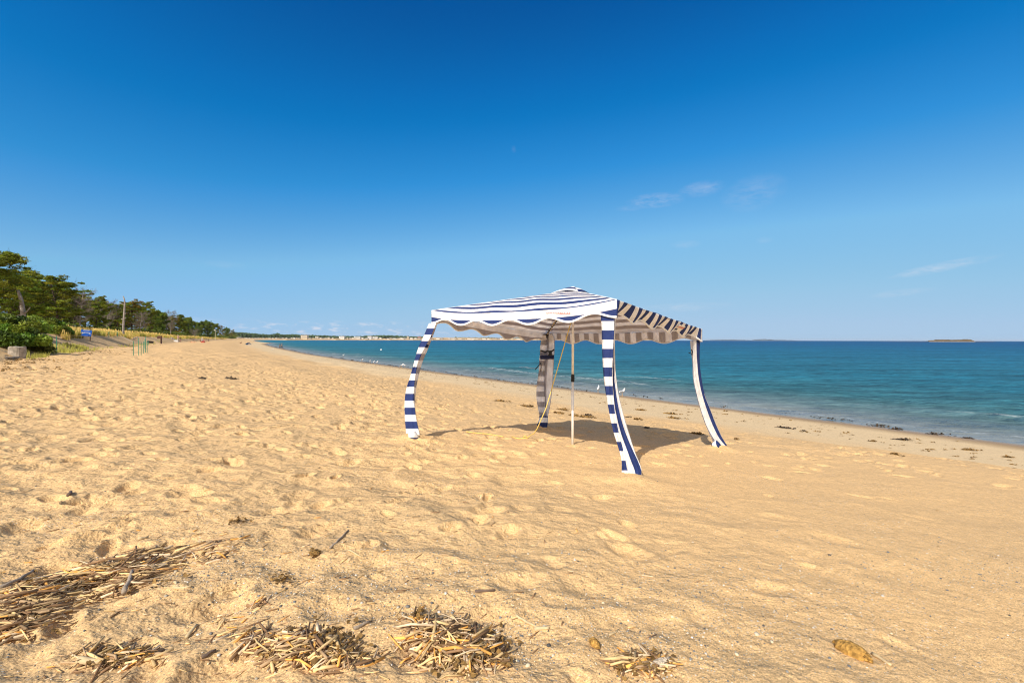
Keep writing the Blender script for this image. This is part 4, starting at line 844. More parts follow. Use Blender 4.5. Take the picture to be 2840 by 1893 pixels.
# ---------------------------------------------------------------- people
M_SKIN = mat('skin', (.55, .33, .22), .6); M_SKIN2 = mat('tanned_skin', (.40, .22, .14), .6); M_HAIR = mat('dark_hair', (.05, .035, .025), .7)
def cloth(c): return mat('cloth', c, .85)
POSE = {
 'stand': dict(pel=(0, 0, .93), ch=(0, .0, 1.28), nk=(0, .01, 1.46), hd=(0, .03, 1.60), la=[(-.19, 0, 1.38), (-.25, .02, 1.10), (-.23, .12, .86)], ra=[(.19, 0, 1.38), (.26, .03, 1.10), (.22, .13, .88)], ll=[(-.10, 0, .88), (-.11, .03, .48), (-.12, -.02, .07), (-.12, .12, .03)], rl=[(.10, 0, .88), (.12, .03, .48), (.13, .0, .07), (.14, .14, .03)]),
 'walk': dict(pel=(0, 0, .92), ch=(0, .03, 1.27), nk=(0, .05, 1.45), hd=(0, .08, 1.59), la=[(-.19, .03, 1.37), (-.24, .16, 1.12), (-.22, .34, .95)], ra=[(.19, .03, 1.37), (.25, -.10, 1.12), (.24, -.20, .86)], ll=[(-.10, 0, .88), (-.10, -.08, .48), (-.10, -.36, .16), (-.10, -.30, .05)], rl=[(.10, 0, .88), (.10, .22, .50), (.10, .28, .07), (.10, .42, .04)]),
 'bend': dict(pel=(0, -.1, .90), ch=(0, .28, 1.10), nk=(0, .44, 1.16), hd=(0, .57, 1.15), la=[(-.18, .36, 1.10), (-.22, .42, .82), (-.16, .46, .58)], ra=[(.18, .36, 1.10), (.22, .42, .82), (.16, .46, .58)], ll=[(-.10, -.1, .86), (-.12, .02, .47), (-.12, -.05, .07), (-.12, .10, .03)], rl=[(.10, -.1, .86), (.12, .02, .47), (.12, -.05, .07), (.12, .10, .03)]),
 'sit': dict(pel=(0, 0, .14), ch=(0, -.03, .50), nk=(0, .0, .68), hd=(0, .04, .82), la=[(-.18, 0, .60), (-.27, .10, .38), (-.17, .32, .34)], ra=[(.18, 0, .60), (.27, .10, .38), (.17, .32, .34)], ll=[(-.10, .06, .13), (-.14, .44, .46), (-.13, .66, .07), (-.13, .80, .04)], rl=[(.10, .06, .13), (.14, .44, .46), (.13, .66, .07), (.13, .80, .04)]),
 'lie': dict(pel=(0, 0, .12), ch=(-.36, 0, .14), nk=(-.54, 0, .17), hd=(-.68, 0, .20), la=[(-.46, -.19, .14), (-.24, -.27, .09), (.0, -.30, .07)], ra=[(-.46, .19, .14), (-.58, .36, .09), (-.72, .20, .08)], ll=[(.06, -.1, .11), (.46, -.14, .18), (.84, -.15, .06), (.88, -.16, .14)], rl=[(.06, .1, .11), (.46, .14, .10), (.86, .15, .06), (.90, .16, .14)]),
}
def skin_obj(name, chains, radii, m, parent):
    "one continuous surface grown over connected joints"
    V = []; E = []; R_ = []; idx = {}
    for ch, rr in zip(chains, radii):
        last = None
        for q, r in zip(ch, rr):
            k = tuple(np.round(q, 4))
            if k not in idx: idx[k] = len(V); V.append(q); R_.append(r)
            if last is not None and last != idx[k]: E.append((last, idx[k]))
            last = idx[k]
    me = bpy.data.meshes.new(name); me.from_pydata([tuple(v) for v in V], E, []); o = link(name, me, m, parent)
    md = o.modifiers.new('body', 'SKIN'); sv = me.skin_vertices[0].data if me.skin_vertices else None
    if sv is None:
        bpy.context.view_layer.objects.active = o; bpy.context.view_layer.update(); sv = me.skin_vertices[0].data
    for i, r in enumerate(R_): sv[i].radius = (r, r); sv[i].use_root = (i == 0)
    md.use_smooth_shade = True; sb = o.modifiers.new('smooth', 'SUBSURF'); sb.levels = 1; sb.render_levels = 1; return o
def person(px, py, pose, h, face, label, top=None, bottom=None, skin=None, hair=True, group=None, hat=None, bag=None):
    p = onb(px, py); e = empty('person', tuple(p), face); s = h/1.7; e.scale = (s, s, s); P = POSE[pose]
    J = {k: ([np.array(q) for q in v] if isinstance(v, list) else np.array(v)) for k, v in P.items()}; dz = np.array([0, 0, .0]); hd2 = J['hd']+unit(J['hd']-J['nk'])*.09
    body = skin_obj('body', [[J['pel'], J['ch'], J['nk'], J['hd'], hd2], [J['ch']]+J['la'], [J['ch']]+J['ra'], [J['pel']]+J['ll'], [J['pel']]+J['rl']],
                    [[.135, .155, .055, .095, .070], [.155, .058, .042, .030], [.155, .058, .042, .030], [.135, .088, .060, .042, .034], [.135, .088, .060, .042, .034]], skin or M_SKIN, e)
    if top: skin_obj('top', [[(J['pel']+J['ch'])/2, J['ch'], J['nk']-(J['nk']-J['ch'])*.35], [J['ch'], J['la'][0], (J['la'][0]+J['la'][1])/2], [J['ch'], J['ra'][0], (J['ra'][0]+J['ra'][1])/2]], [[.155, .175, .09], [.175, .075, .065], [.175, .075, .065]], cloth(top), e)
    if bottom: skin_obj('bottoms', [[(J['pel']+J['ch'])/2, J['pel']], [J['pel'], J['ll'][0], J['ll'][1], (J['ll'][1]+J['ll'][2])/2], [J['pel'], J['rl'][0], J['rl'][1], (J['rl'][1]+J['rl'][2])/2]], [[.15, .155], [.155, .105, .078, .07], [.155, .105, .078, .07]], cloth(bottom), e)
    if hair:
        mb = MB(); mb.blob(J['hd']+unit(J['hd']-J['nk'])*.05-np.array([0, .02, 0]), (.105, .115, .10), 3, .06); mb.build('hair', M_HAIR, e, True)
    if hat:
        mb = MB(); c = J['hd']+[0, 0, .08]; mb.tube([c, c+[0, 0, .015]], [.20, .19], 12); mb.tube([c+[0, 0, .015], c+[0, 0, .10]], [.115, .09], 12); mb.build('hat', cloth(hat), e)
    return tag(e, label, 'person', group)
GR = 'people at the edge of the woods'
person(494.5, 948.5, 'stand', 1.75, 1.2, 'person in a pink top standing at the left of the beach groups', (.85, .42, .40), (.55, .50, .40), hat=(.8, .78, .7), group=GR)
person(501, 948, 'sit', 1.7, 2.0, 'person in dark clothes seated right beside the standing one in pink', (.06, .05, .09), (.07, .06, .10), group=GR)
person(538.5, 945, 'sit', 1.7, 2.6, 'person in a purple top seated under the round grey bush', (.22, .10, .28), (.05, .05, .07), group=GR)
person(536, 949, 'lie', 1.75, 0.1, 'sunbather lying flat on an orange towel', (.75, .30, .15), None, hair=True, group=GR)
person(555.5, 947, 'sit', 1.7, -2.4, 'person in a dark red top sitting alone between the groups', (.30, .03, .04), (.06, .05, .06), group=GR)
person(560.5, 946, 'stand', 1.75, 2.9, 'person in white standing behind the pink chair', (.78, .78, .80), (.60, .62, .65), group=GR)
person(566, 948.5, 'sit', 1.75, 3.0, 'person in bright pink seated low in the middle of the right group', (.85, .14, .28), (.07, .07, .12), group=GR)
person(571.5, 948.5, 'sit', 1.65, 2.4, 'person in teal sitting at the right of the one in bright pink', (.04, .28, .30), (.5, .33, .22), group=GR)
person(577, 946, 'bend', 1.75, 1.9, 'person in dark blue bending over at the right end of the group', (.02, .025, .12), (.03, .03, .06), group=GR)
person(580, 947, 'sit', 1.5, 2.0, 'small dark figure sitting at the far right of the group', (.03, .03, .04), (.03, .03, .05), group=GR)
person(669, 952.5, 'sit', 1.75, 1.5, 'lone person sitting on the empty sand far down the beach', (.05, .03, .035), (.06, .05, .05), group=GR)
GW = 'walkers at the waterline'
person(776, 967.5, 'walk', 1.75, -1.2, 'left of the two walkers in dark clothes at the waterline', (.03, .02, .025), (.045, .03, .03), skin=M_SKIN2, group=GW)
person(781.5, 967.5, 'walk', 1.9, -1.2, 'right, taller walker in black at the waterline', (.012, .012, .016), (.015, .015, .02), hat=(.25, .22, .22), group=GW)
p = onb(690, 956); e = empty('beach_tent', tuple(p), .2); mb = MB(); V = []; n = 9
for j in range(5):
    for k in range(n): a = math.pi*k/(n-1); f = j/4; V.append((1.25*math.cos(a)*(1-.35*f), -.5+1.3*f, .98*math.sin(a)*(1-.55*f*f)))
V = np.array(V); F = [(j*n+k, j*n+k+1, (j+1)*n+k+1, (j+1)*n+k) for j in range(4) for k in range(n-1)]; mb.add(np.concatenate([V, V*.97]), F+[tuple(5*n+i for i in f[::-1]) for f in F])
mb.build('shell', cloth((.015, .17, .42)), e); mb = MB(); mb.box((.1, -.2, .02), (1.7, 1.0, .04)); mb.build('ground_sheet', cloth((.12, .35, .55)), e); tag(e, 'small blue beach tent on the sand far down the beach', 'tent')
for px, py, c, w, lab, nm in ((534, 949.3, (.75, .28, .08), 1.9, 'orange towel under the sunbather', 'towel'), (573, 951, (.80, .34, .05), 1.1, 'orange toys and towel in front of the right group', 'towel'), (562.5, 950, (.42, .08, .05), .9, 'dark red bag left of the bright pink person', 'bag'), (488.5, 947.8, (.7, .68, .66), .9, 'white bag at the feet of the standing person in pink', 'bag')):
    p = onb(px, py); mb = MB(); mb.box((0, 0, .03 if nm == 'towel' else .2), (w, .8 if nm == 'towel' else .5, .05 if nm == 'towel' else .42), .1)
    if nm == 'bag': mb.tube([(-.2, 0, .4), (-.1, 0, .6), (.1, 0, .6), (.2, 0, .4)], .03, 5)
    o = mb.build(nm if nm == 'towel' else 'beach_bag', cloth(c)); o.location = p+[0, 0, .01]; o.rotation_euler = (0, 0, .2); tag(o, lab, nm)
# ---------------------------------------------------------------- gulls
M_GULL = mat('gull_white', (.80, .80, .80), .7); M_GULLG = mat('gull_grey', (.30, .32, .35), .7); M_BEAK = mat('gull_beak', (.65, .35, .05), .5)
def gull(px, py, face, label, crouch=0., s=1.0):
    d = ray(px, py); ys = d[1]
    p = hit(px, py)
    if p[2] < .02: D = (CZ-.02)/-d[2]; p = np.array([d[0]*D, D, .0])
    e = empty('gull', (p[0], p[1], p[2]), face); e.scale = (s, s, s); z = .17-crouch; mb = MB()
    B = [(-.20, 0, z+.10), (-.12, 0, z+.11), (0, 0, z+.12), (.10, 0, z+.15), (.155, 0, z+.22), (.175, 0, z+.28), (.185, 0, z+.315)]
    mb.tube(B, [.012, .055, .083, .075, .045, .040, .030], 10); mb.blob((.185, 0, z+.30), (.048, .038, .038), 1, .03); mb.build('body', M_GULL, e, True)
    for sgn in (-1, 1):
        mb = MB(); mb.blob((-.05, sgn*.062, z+.135), (.16, .03, .055), 2, .05); mb.build('wing', M_GULLG, e, True)
        mb = MB(); mb.tube([(.01, sgn*.03, z+.06), (.015, sgn*.03, .01), (.06, sgn*.03, .006)], .006, 5); mb.build('leg', M_BEAK, e)
    mb = MB(); mb.tube([(.225, 0, z+.30), (.255, 0, z+.298), (.275, 0, z+.285)], [.014, .010, .003], 6); mb.build('beak', M_BEAK, e, True)
    return tag(e, label, 'gull', 'gulls along the waterline')
for g_ in [(1659, 1089.5, 1.2, 'white gull standing in the shallows between the pole and the near leg'), (1725, 1099, .4, 'white gull leaning forward just right of the near leg'), (1113, 1020, .3, 'white gull standing left of the curved left leg beside a weed clump'), (1123, 1018.5, 2.8, 'gull wading just right of the one beside the curved left leg'),
           (1003.5, 1003, .7, 'leftmost gull of the four standing close together in the shallows'), (1026.6, 1005.5, -1.2, 'second gull of the four, standing upright in the shallows'), (1037, 1009.5, 1.6, 'third gull of the four, on the wet sand'), (1045, 1009.8, -.4, 'fourth gull of the four, between two dark weed clumps'),
           (755.5, 972.5, .5, 'lone gull on the dry sand below the two walkers'), (952, 988, .5, 'gull at the waterline farthest from the cabana but one')]:
    gull(*g_[:3], g_[3], s=.95)
D = (CZ-.1)/-ray(1057, 970)[2]; mb = MB(); mb.blob((0, 0, .1), (.26, .26, .3), 1, .02, nu=12, nv=8); mb.tube([(0, 0, .35), (0, 0, .55)], .04, 6); o = mb.build('mooring_buoy', M_WHITE, None, True); o.location = at(1057, 970, D)*[1, 1, 0]; tag(o, 'small white buoy floating offshore left of the cabana', 'buoy')
# ---------------------------------------------------------------- the far shore
M_WALLS = [mat('house_wall', c, .8) for c in ((.50, .48, .44), (.66, .64, .60), (.40, .35, .28), (.32, .32, .32), (.52, .44, .28))]; M_ROOFS = [mat('house_roof', c, .9) for c in ((.16, .15, .15), (.24, .20, .17), (.30, .30, .31))]
M_GLASSD = mat('dark_windows', (.05, .06, .08), .3)
def house_mesh(k):
    w, d, h, r = ((9, 8, 5.4, 3), (13, 9, 4.2, 2.4), (8, 8, 6.6, 2.6), (17, 9, 3.6, 2.0))[k]
    a = MB(); a.box((0, 0, h/2-.5), (w, d, h+1)); g = [(-w/2, -d/2, h), (w/2, -d/2, h), (0, -d/2, h+r), (-w/2, d/2, h), (w/2, d/2, h), (0, d/2, h+r)]
    a.add([(x, y*.99, z) for x, y, z in g], [(0, 1, 2), (5, 4, 3)]); m1 = a.mesh('wall'); b = MB(); t = .3
    b.add([(-w/2-.5, -d/2-.4, h-.3), (0, -d/2-.4, h+r), (w/2+.5, -d/2-.4, h-.3), (-w/2-.5, d/2+.4, h-.3), (0, d/2+.4, h+r), (w/2+.5, d/2+.4, h-.3)]+[(-w/2-.5, -d/2-.4, h-.3+t), (0, -d/2-.4, h+r+t), (w/2+.5, -d/2-.4, h-.3+t), (-w/2-.5, d/2+.4, h-.3+t), (0, d/2+.4, h+r+t), (w/2+.5, d/2+.4, h-.3+t)],
          [(6, 7, 10, 9), (7, 8, 11, 10), (0, 3, 4, 1), (1, 4, 5, 2), (0, 1, 7, 6), (1, 2, 8, 7), (3, 9, 10, 4), (4, 10, 11, 5), (0, 6, 9, 3), (2, 5, 11, 8)]); m2 = b.mesh('roof')
    c = MB(); nx = max(3, int(w/3))
    for i in range(nx):
        for fl in range(1 if h < 4.5 else 2): c.box((-w/2+(i+.5)*w/nx, -d/2-.05, 1.4+fl*2.6), (1.2, .1, 1.3))
    return m1, m2, c.mesh('window_row')
HM = [house_mesh(k) for k in range(4)]
for k, (a_, b_, c_) in enumerate(HM): a_.materials.append(M_WALLS[k % 5]); b_.materials.append(M_ROOFS[k % 3]); c_.materials.append(M_GLASSD)
rs = np.random.RandomState(12); px = 657.; nh = 0
while px < 1530:
    far = sstep(700, 1250, px); S = rs.uniform(40, 75)+far*25
    if not any(a-3 < px < b+3 for a, b in ((836, 856), (941, 957), (1020, 1048))):
        p = place(px, S, 9000); k = rs.randint(4); e = empty('beach_house', (p[0], p[1], p[2]), rs.uniform(-.5, .5)+math.atan2(-p[0], p[1])*-0)
        s = rs.uniform(.62, 1.0)*(1.0+.9*far); e.scale = (s*(1+.6*far), s, s*.60)
        wc = rs.choice([0, 1, 1, 1, 2, 3, 4]); rc = rs.randint(3); mats = (M_WALLS[wc], M_ROOFS[rc], M_GLASSD)
        for me, m, nm in zip(HM[k], mats, ('wall', 'roof', 'window_row')):
            o = bpy.data.objects.new(nm, me); C.objects.link(o); o.parent = e
            if m is not me.materials[0]: o.material_slots[0].link = 'OBJECT'; o.material_slots[0].material = m
        zone = next(z for x1, z in ((672, 'just past the end of the woods'), (692, 'straight above the blue tent'), (715, 'right of the blue tent, where the beach narrows'), (745, 'above the bend of the waterline'), (765, 'just left of the two walkers'), (790, 'straight above the two walkers'), (815, 'right of the two walkers'), (838, 'just left of the tall beige hotel'),
                (890, 'just right of the tall beige hotel'), (942, 'left of the white block'), (985, 'right of the white block'), (1021, 'left of the two white towers'), (1075, 'right of the two white towers'), (1130, 'left of the small beige tower'), (1185, 'beside the reddish block'), (1290, 'under the left end of the canopy'), (1400, 'under the canopy edge'), (1600, 'seen under the canopy by the back leg')) if px < x1)
        kindw = ('narrow gabled', 'wide gabled', 'tall', 'long low')[k]; colw = ('pale grey', 'white', 'tan', 'dark grey', 'yellowish')[wc]
        tag(e, kindw+' '+colw+' far-shore house '+zone, 'house', 'houses of the far shore'); nh += 1
    px += rs.uniform(5.5, 9.5) if px < 900 else rs.uniform(7, 12)
from collections import Counter
_ls = [o for o in C.objects if o.get('category') == 'house']; _ct = Counter(o['label'] for o in _ls); _sn = Counter()
for o in _ls:
    L_ = o['label']
    if _ct[L_] > 1: _sn[L_] += 1; o['label'] = ('leftmost', 'second', 'third', 'fourth')[_sn[L_]-1]+' '+L_
def block(px0, px1, h, colr, name, label, S=70, roof=None):
    p = place((px0+px1)/2, S, 9000); w = (px1-px0)/FPX*p[1]; e = empty(name, tuple(p)); h *= .82; mb = MB(); mb.box((0, 0, h/2-1), (w, w*.5+6, h+2)); mb.build('wall', mat('block_wall', colr, .8), e)
    nf = max(2, int(h/3.2))
    for f in range(nf):
        mb = MB(); mb.box((w*.03, -(w*.25+3)-.1, 2+f*(h/nf)), (w*.86, .2, h/nf*.38)); mb.build('window_row', M_GLASSD, e)
    mb = MB(); mb.box((0, 0, h+1.2), (w*1.04, w*.5+7, .6 if not roof else 1.2)); mb.box((w*.2, 0, h+2.2), (w*.2, 5, 2.2)); mb.build('roof', M_ROOFS[0] if roof is None else roof, e)
    return tag(e, label, 'building')
block(837, 854, 19, (.66, .56, .42), 'hotel', 'tall beige hotel on the far shore, tallest building right of the woods')
block(942, 956, 15, (.78, .77, .74), 'apartment_block', 'white block on the far shore midway between the hotel and the tower blocks')
block(876, 884, 12, (.70, .64, .50), 'apartment_block', 'cream block on the far shore just right of the beige hotel')
block(984, 1000, 13, (.76, .74, .68), 'apartment_block', 'long white building on the far shore left of the tower blocks')
block(1021, 1031, 18, (.74, .73, .72), 'apartment_block', 'left of the two white tower blocks on the far shore')
block(1035, 1048, 15, (.72, .70, .66), 'apartment_block', 'right, lower one of the two white tower blocks on the far shore')
block(1129, 1134, 20, (.62, .52, .36), 'apartment_block', 'small beige tower on the far shore left of the curved left leg')
block(1159, 1167, 20, (.45, .22, .18), 'apartment_block', 'reddish block on the far shore beside the curved left leg')
# woods and low hills behind the far town: too many crowns to count
mb = MB(); rs = np.random.RandomState(8); TOP = [(640, 921), (668, 922), (695, 924), (720, 927), (745, 929.5), (768, 926), (785, 929), (815, 929), (850, 930.5), (900, 932), (960, 934.2), (1000, 934), (1060, 930.5), (1100, 932), (1150, 934.5), (1200, 937), (1300, 937.6), (1500, 938.3), (1700, 939.4), (1850, 941)]
tx, ty = zip(*TOP)
for row, S in ((0, 110), (1, 200), (2, 320)):
    px = 640.
    while px < 1850:
        p = place(px, S*(1+sstep(900, 1500, px)*2), 12000); y = np.interp(px, tx, ty)-1.1*sstep(690, 740, px)+(1.6-row*.8)*1.3; zt = ray(px, y)[2]*p[1]+CZ; r = (zt-p[2]); rr = p[1]*2.4/FPX*rs.uniform(.8, 1.5)
        if r > 1.5:
            zc = zt-rr*.8+rs.uniform(-.5, .6)*rr*.5; mb.blob((p[0], p[1], zc), (rr*1.25, rr*1.1, rr), rs.randint(9999), .35, nu=7, nv=5, col=(rs.uniform(.6, 1.35),)*3)
            mb.blob((p[0], p[1]-rr*.4, p[2]+(zc-p[2])*.45), (rr*1.5, rr, max(rr, (zc-p[2])*.6)), rs.randint(9999), .3, nu=7, nv=4, col=(rs.uniform(.6, 1.2),)*3)
        px += rs.uniform(1.6, 3.2)*(1+sstep(900, 1500, px))
tag(mb.build('distant_woodland', mat('far_foliage', (.050, .085, .035), .9, tint=True, noise=(.4, .5)), None, col=True), kind='stuff')
# islands
def island(name, x0, x1, D, prof, m, label, hk=1.0, mats=None):
    c = at((x0+x1)/2, 946, D); e = empty(name, (c[0], c[1], 0)); w = (x1-x0)/FPX*D; mb = MB(); n = 40; V = []; F = []; top = MB(); rs = np.random.RandomState(int(x0))
    pr = np.interp(np.linspace(0, 1, n), [q[0] for q in prof], [q[1] for q in prof])*hk
    for i in range(n):
        x = (i/(n-1)-.5)*w; d = w*.18*math.sqrt(max(.02, 1-(2*i/(n-1)-1)**2)); h = pr[i]*(1+.08*rs.normal()); b = min(h, 1.5*hk)
        V += [(x, -d, -1.5), (x, -d*.92, b*.5), (x, -d*.62, h*.62), (x, -d*.3, h), (x, d*.5, h), (x, d, -1.5)]
    for i in range(n-1):
        for j in range(5): F.append((i*6+j, (i+1)*6+j, (i+1)*6+j+1, i*6+j+1))
    mi = [1 if j < 1 else 0 for i in range(n-1) for j in range(5)]; mb.add(V, F); mb.mi = mi; mb.build('island_ground', mats or [m, m], e); return tag(e, label, 'island')
M_ISL = mat('island_scrub', (.12, .085, .045), .9, noise=(.12, .6)); M_ISB = mat('island_beach', (.42, .36, .28), .9, noise=(.2, .75)); M_ROCK = mat('dark_rocks', (.07, .055, .06), .9, noise=(.3, .6))
island('rocky_island', 2574, 2702, 1750, [(0, 2), (.03, 4.5), (.12, 6.5), (.3, 8.6), (.5, 7.4), (.7, 8.8), (.9, 8.6), (.95, 6), (1, 2)], M_ISL, 'low brown-topped island with a pale beach on the horizon at far right', .95, [M_ISL, M_ISB])
island('rock_ledge', 2440, 2600, 1800, [(0, .4), (.4, 1.0), (.8, 1.6), (.9, 2.6), (1, 1)], M_ROCK, 'thin dark rock ledge running left from the brown-topped island')
island('rock_ledge', 2690, 2760, 1800, [(0, 3), (.3, 2.2), (.6, 1.5), (1, .5)], M_ROCK, 'short dark rock ledge running right from the brown-topped island')
M_HAZEDLAND = mat('hazed_far_land', (.10, .13, .16), .95, noise=(.01, .7))  # blue of the distant haze is mixed into the land colour
island('distant_island', 1945, 2095, 7800, [(0, 1), (.2, 12), (.5, 16), (.8, 14), (1, 2)], M_HAZEDLAND, 'long low bluish island on the horizon right of the canopy corner', 1.0)
island('distant_island', 2080, 2222, 7000, [(0, 4), (.15, 20), (.3, 24), (.45, 15), (.7, 12), (1, 1)], M_HAZEDLAND, 'humped bluish island on the horizon between the canopy and the rocky island', 1.0)
# ---------------------------------------------------------------- weed, reeds, pebbles
M_WEED = mat('dark_weed', (.055, .036, .020), .6, tint=True); M_KELP = mat('dry_weed', (.20, .115, .035), .75, tint=True); M_ORANGE = mat('orange_weed', (.42, .235, .06), .9, tint=True, noise=(70, .5), bump=(110, 1., .012))
def weed(mb, x, y, L, W, a, h, n, rs, z0=None):
    z = surf(x, y) if z0 is None else z0
    for i in range(n):
        u, v = rs.normal()*.42, rs.normal()*.38; k = max(0, 1-u*u*.6-v*v*.6); px_, py_ = x+u*L*math.cos(a)-v*W*math.sin(a), y+u*L*math.sin(a)+v*W*math.cos(a); l = rs.uniform(.2, .5)*min(L, .20)+.008
        an = a+rs.normal()*.9; zz = z+h*k*rs.rand()+.004; b = rs.normal(size=3)*.2*l; b[2] = abs(b[2]); s = np.array([math.cos(an), math.sin(an), rs.normal()*.12])*l*.5; w = np.array([-math.sin(an), math.cos(an), rs.normal()*.5])*l*rs.uniform(.10, .28)
        c = np.array([px_, py_, zz]); V = [c-s, c-s*.3+w+b, c+s*.4+w*.8+b*.6, c+s, c+s*.3-w+b*.3, c-s*.4-w*.9]; V[0][2] = max(V[0][2], z-.005)
        mb.add(V, [(0, 1, 4, 5), (1, 2, 3, 4)], col=(rs.uniform(.45, 1.7),)*3)
rs = np.random.RandomState(44); mb = MB()
alng = np.concatenate([np.arange(6, 34, .42), np.arange(34, 90, .38), np.arange(90, 220, .7), np.arange(220, 480, 1.6)])
for D in alng:                                 # weed left along the waterline
    if rs.rand() < (.62 if D < 30 else .12) or (D < 30 and math.sin(D*1.7)+math.sin(D*.73) < -.1): continue
    ys = D; lo, hi = -300., 60.
    for _ in range(34):
        m_ = (lo+hi)/2
        if shore_dist(np.array([m_]), np.array([ys]))[0] > .25+.35*math.sin(ys*.21)+.25*math.sin(ys*.9): lo = m_
        else: hi = m_
    k = 1+D/90; sz = rs.uniform(.12, .45)*k*(1.15 if D > 28 else .8); weed(mb, lo, ys, sz*1.6, sz*.5, math.atan2(.81, -.58)+rs.normal()*.25, .075*k, int(28 if D < 60 else 20), rs, z0=max(.03, gz(lo, ys)))
tag(mb.build('waterline_weed', M_WEED, None, col=True), kind='stuff')
KL = [(1386, 1115, 56, 9, 'golden-brown weed streak left of the back leg'), (1460, 1130, 62, 12, 'largest brown weed heap touching the back leg on its left'), (1505+55, 1136, 40, 9, 'brown weed heap just right of the back leg'), (1548, 1149, 48, 9, 'brown weed streak below the heap right of the back leg'), (1572+52, 1160, 66, 10, 'golden weed streak crossing behind the silver pole at right'),
      (1590, 1155, 40, 7, 'weed streak directly behind the silver pole'), (1630, 1152, 30, 6, 'small dark weed clump right of the silver pole'), (1775, 1138, 34, 6, 'brown weed streak right of the near leg'), (1742, 1158, 24, 6, 'dark weed clump beside the near leg at mid height'), (1768, 1165, 30, 6, 'brown weed streak beneath the one right of the near leg'),
      (1862, 1148, 38, 7, 'upper of two brown weed streaks left of the right leg'), (1868, 1160, 42, 8, 'lower of two brown weed streaks left of the right leg'), (1793, 1190, 16, 5, 'small dark weed lump right of the near leg by the canopy shadow'), (1935, 1204, 44, 7, 'golden-brown weed streak touching the right leg'), (2042, 1218, 16, 6, 'golden weed tuft right of the right leg foot'),
      (2175, 1187, 54, 8, 'broad dark weed streak up the beach from the right leg'), (2230, 1195, 16, 4, 'small dark weed piece right of the broad dark streak'), (2502, 1220, 56, 6, 'long thin dark weed streak on the pale sand at right'), (2420, 1223, 26, 5, 'brown weed piece left of the long thin streak'), (2436, 1182, 80, 13, 'largest dark weed mass at the water edge at right'), (2487, 1191, 36, 8, 'dark weed mass just right of the largest one at the water edge'),
      (2590, 1205, 34, 6, 'flat dark weed patch at the water edge at far right'), (2685, 1216, 32, 8, 'lumpy dark weed patch at the water edge at far right'), (2688, 1249, 62, 5, 'long green-brown weed streak near the right edge'), (2485, 1265, 34, 5, 'golden and brown weed bits on the sand at right'), (640, 1052, 42, 4, 'dark flat weed piece on the trodden sand left of centre'),
      (560, 1050, 30, 3, 'thin dark weed piece left of the flat dark one'), (2795, 1268, 28, 5, 'brown weed streak near the right edge of the photo')]
for i, (px, py, w, h, lab) in enumerate(KL):
    p = hit(px, py); D = p[1]; mb = MB(); rs = np.random.RandomState(100+i); L = w/FPX*D*.5; W = max(.05, h/FPX*D*D/3.0*.30); sea_side = py < 1215 and px > 2400
    weed(mb, p[0], p[1], L, min(W, L*.6), rs.uniform(-.45, -.05), .035 if not sea_side else .07, int(60+L*80), rs); o = mb.build('weed_clump', M_WEED if (sea_side or 'dark' in lab) else M_KELP, None, col=True); tag(o, lab, 'seaweed', 'seaweed clumps on the sand')
mb = MB(); rs = np.random.RandomState(46)
for k in range(620):                           # small scraps on the pale upper strip
    D = 6+rs.rand()**1.6*60; S = rs.choice([rs.uniform(2.6, 4.5), rs.uniform(4.5, 9), rs.uniform(5, 8)]); u = rs.uniform(-.75, 1.1); x = u*D; s_ = float(shore_dist(np.array([x]), np.array([D]))[0])
    x = x+(s_-S)*1.2
    if float(shore_dist(np.array([x]), np.array([D]))[0]) < 1.5 or math.hypot(x-.8, D-6) < 2.6: continue
    weed(mb, x, D, rs.uniform(.03, .16), rs.uniform(.02, .06), rs.uniform(-.6, .2), .02, rs.randint(4, 14), rs)
for k in range(900):                           # wrack and twigs at the dune foot
    px = rs.uniform(0, 470); S = rs.normal(26.6, .7) if rs.rand() < .6 else rs.uniform(24.8, 28); p = place(px, S)
    if p[1] > 90: continue
    weed(mb, p[0], p[1], rs.uniform(.05, .30), rs.uniform(.03, .08), rs.uniform(-.3, .3), .03, 5, rs, z0=p[2])
tag(mb.build('scattered_weed', M_KELP, None, col=True), kind='stuff')
M_REED = mat('dry_reed', (.62, .47, .27), .75, tint=True, noise=(40, .75)); M_DRIFT = mat('driftwood', (.36, .29, .22), .85, noise=(25, .7), bump=(90, .6, .004)); M_DARKD = mat('dark_driftwood', (.15, .105, .08), .9, noise=(40, .7), bump=(90, .8, .004))
M_REED1 = mat('pale_reed', (.56, .43, .25), .75, noise=(40, .75))
def reed_tone(rs):
    t = rs.rand(); g = rs.uniform(.7, 1.25)
    return np.array([1.25, 1.15, .95])*g*.9 if t < .32 else np.array([.85, .75, .72])*g*.8 if t < .55 else np.array([.42, .32, .28])*g if t < .8 else np.array([1.2, 1.2, 1.35])*g if t < .92 else np.array([1.3, .85, .35])*g
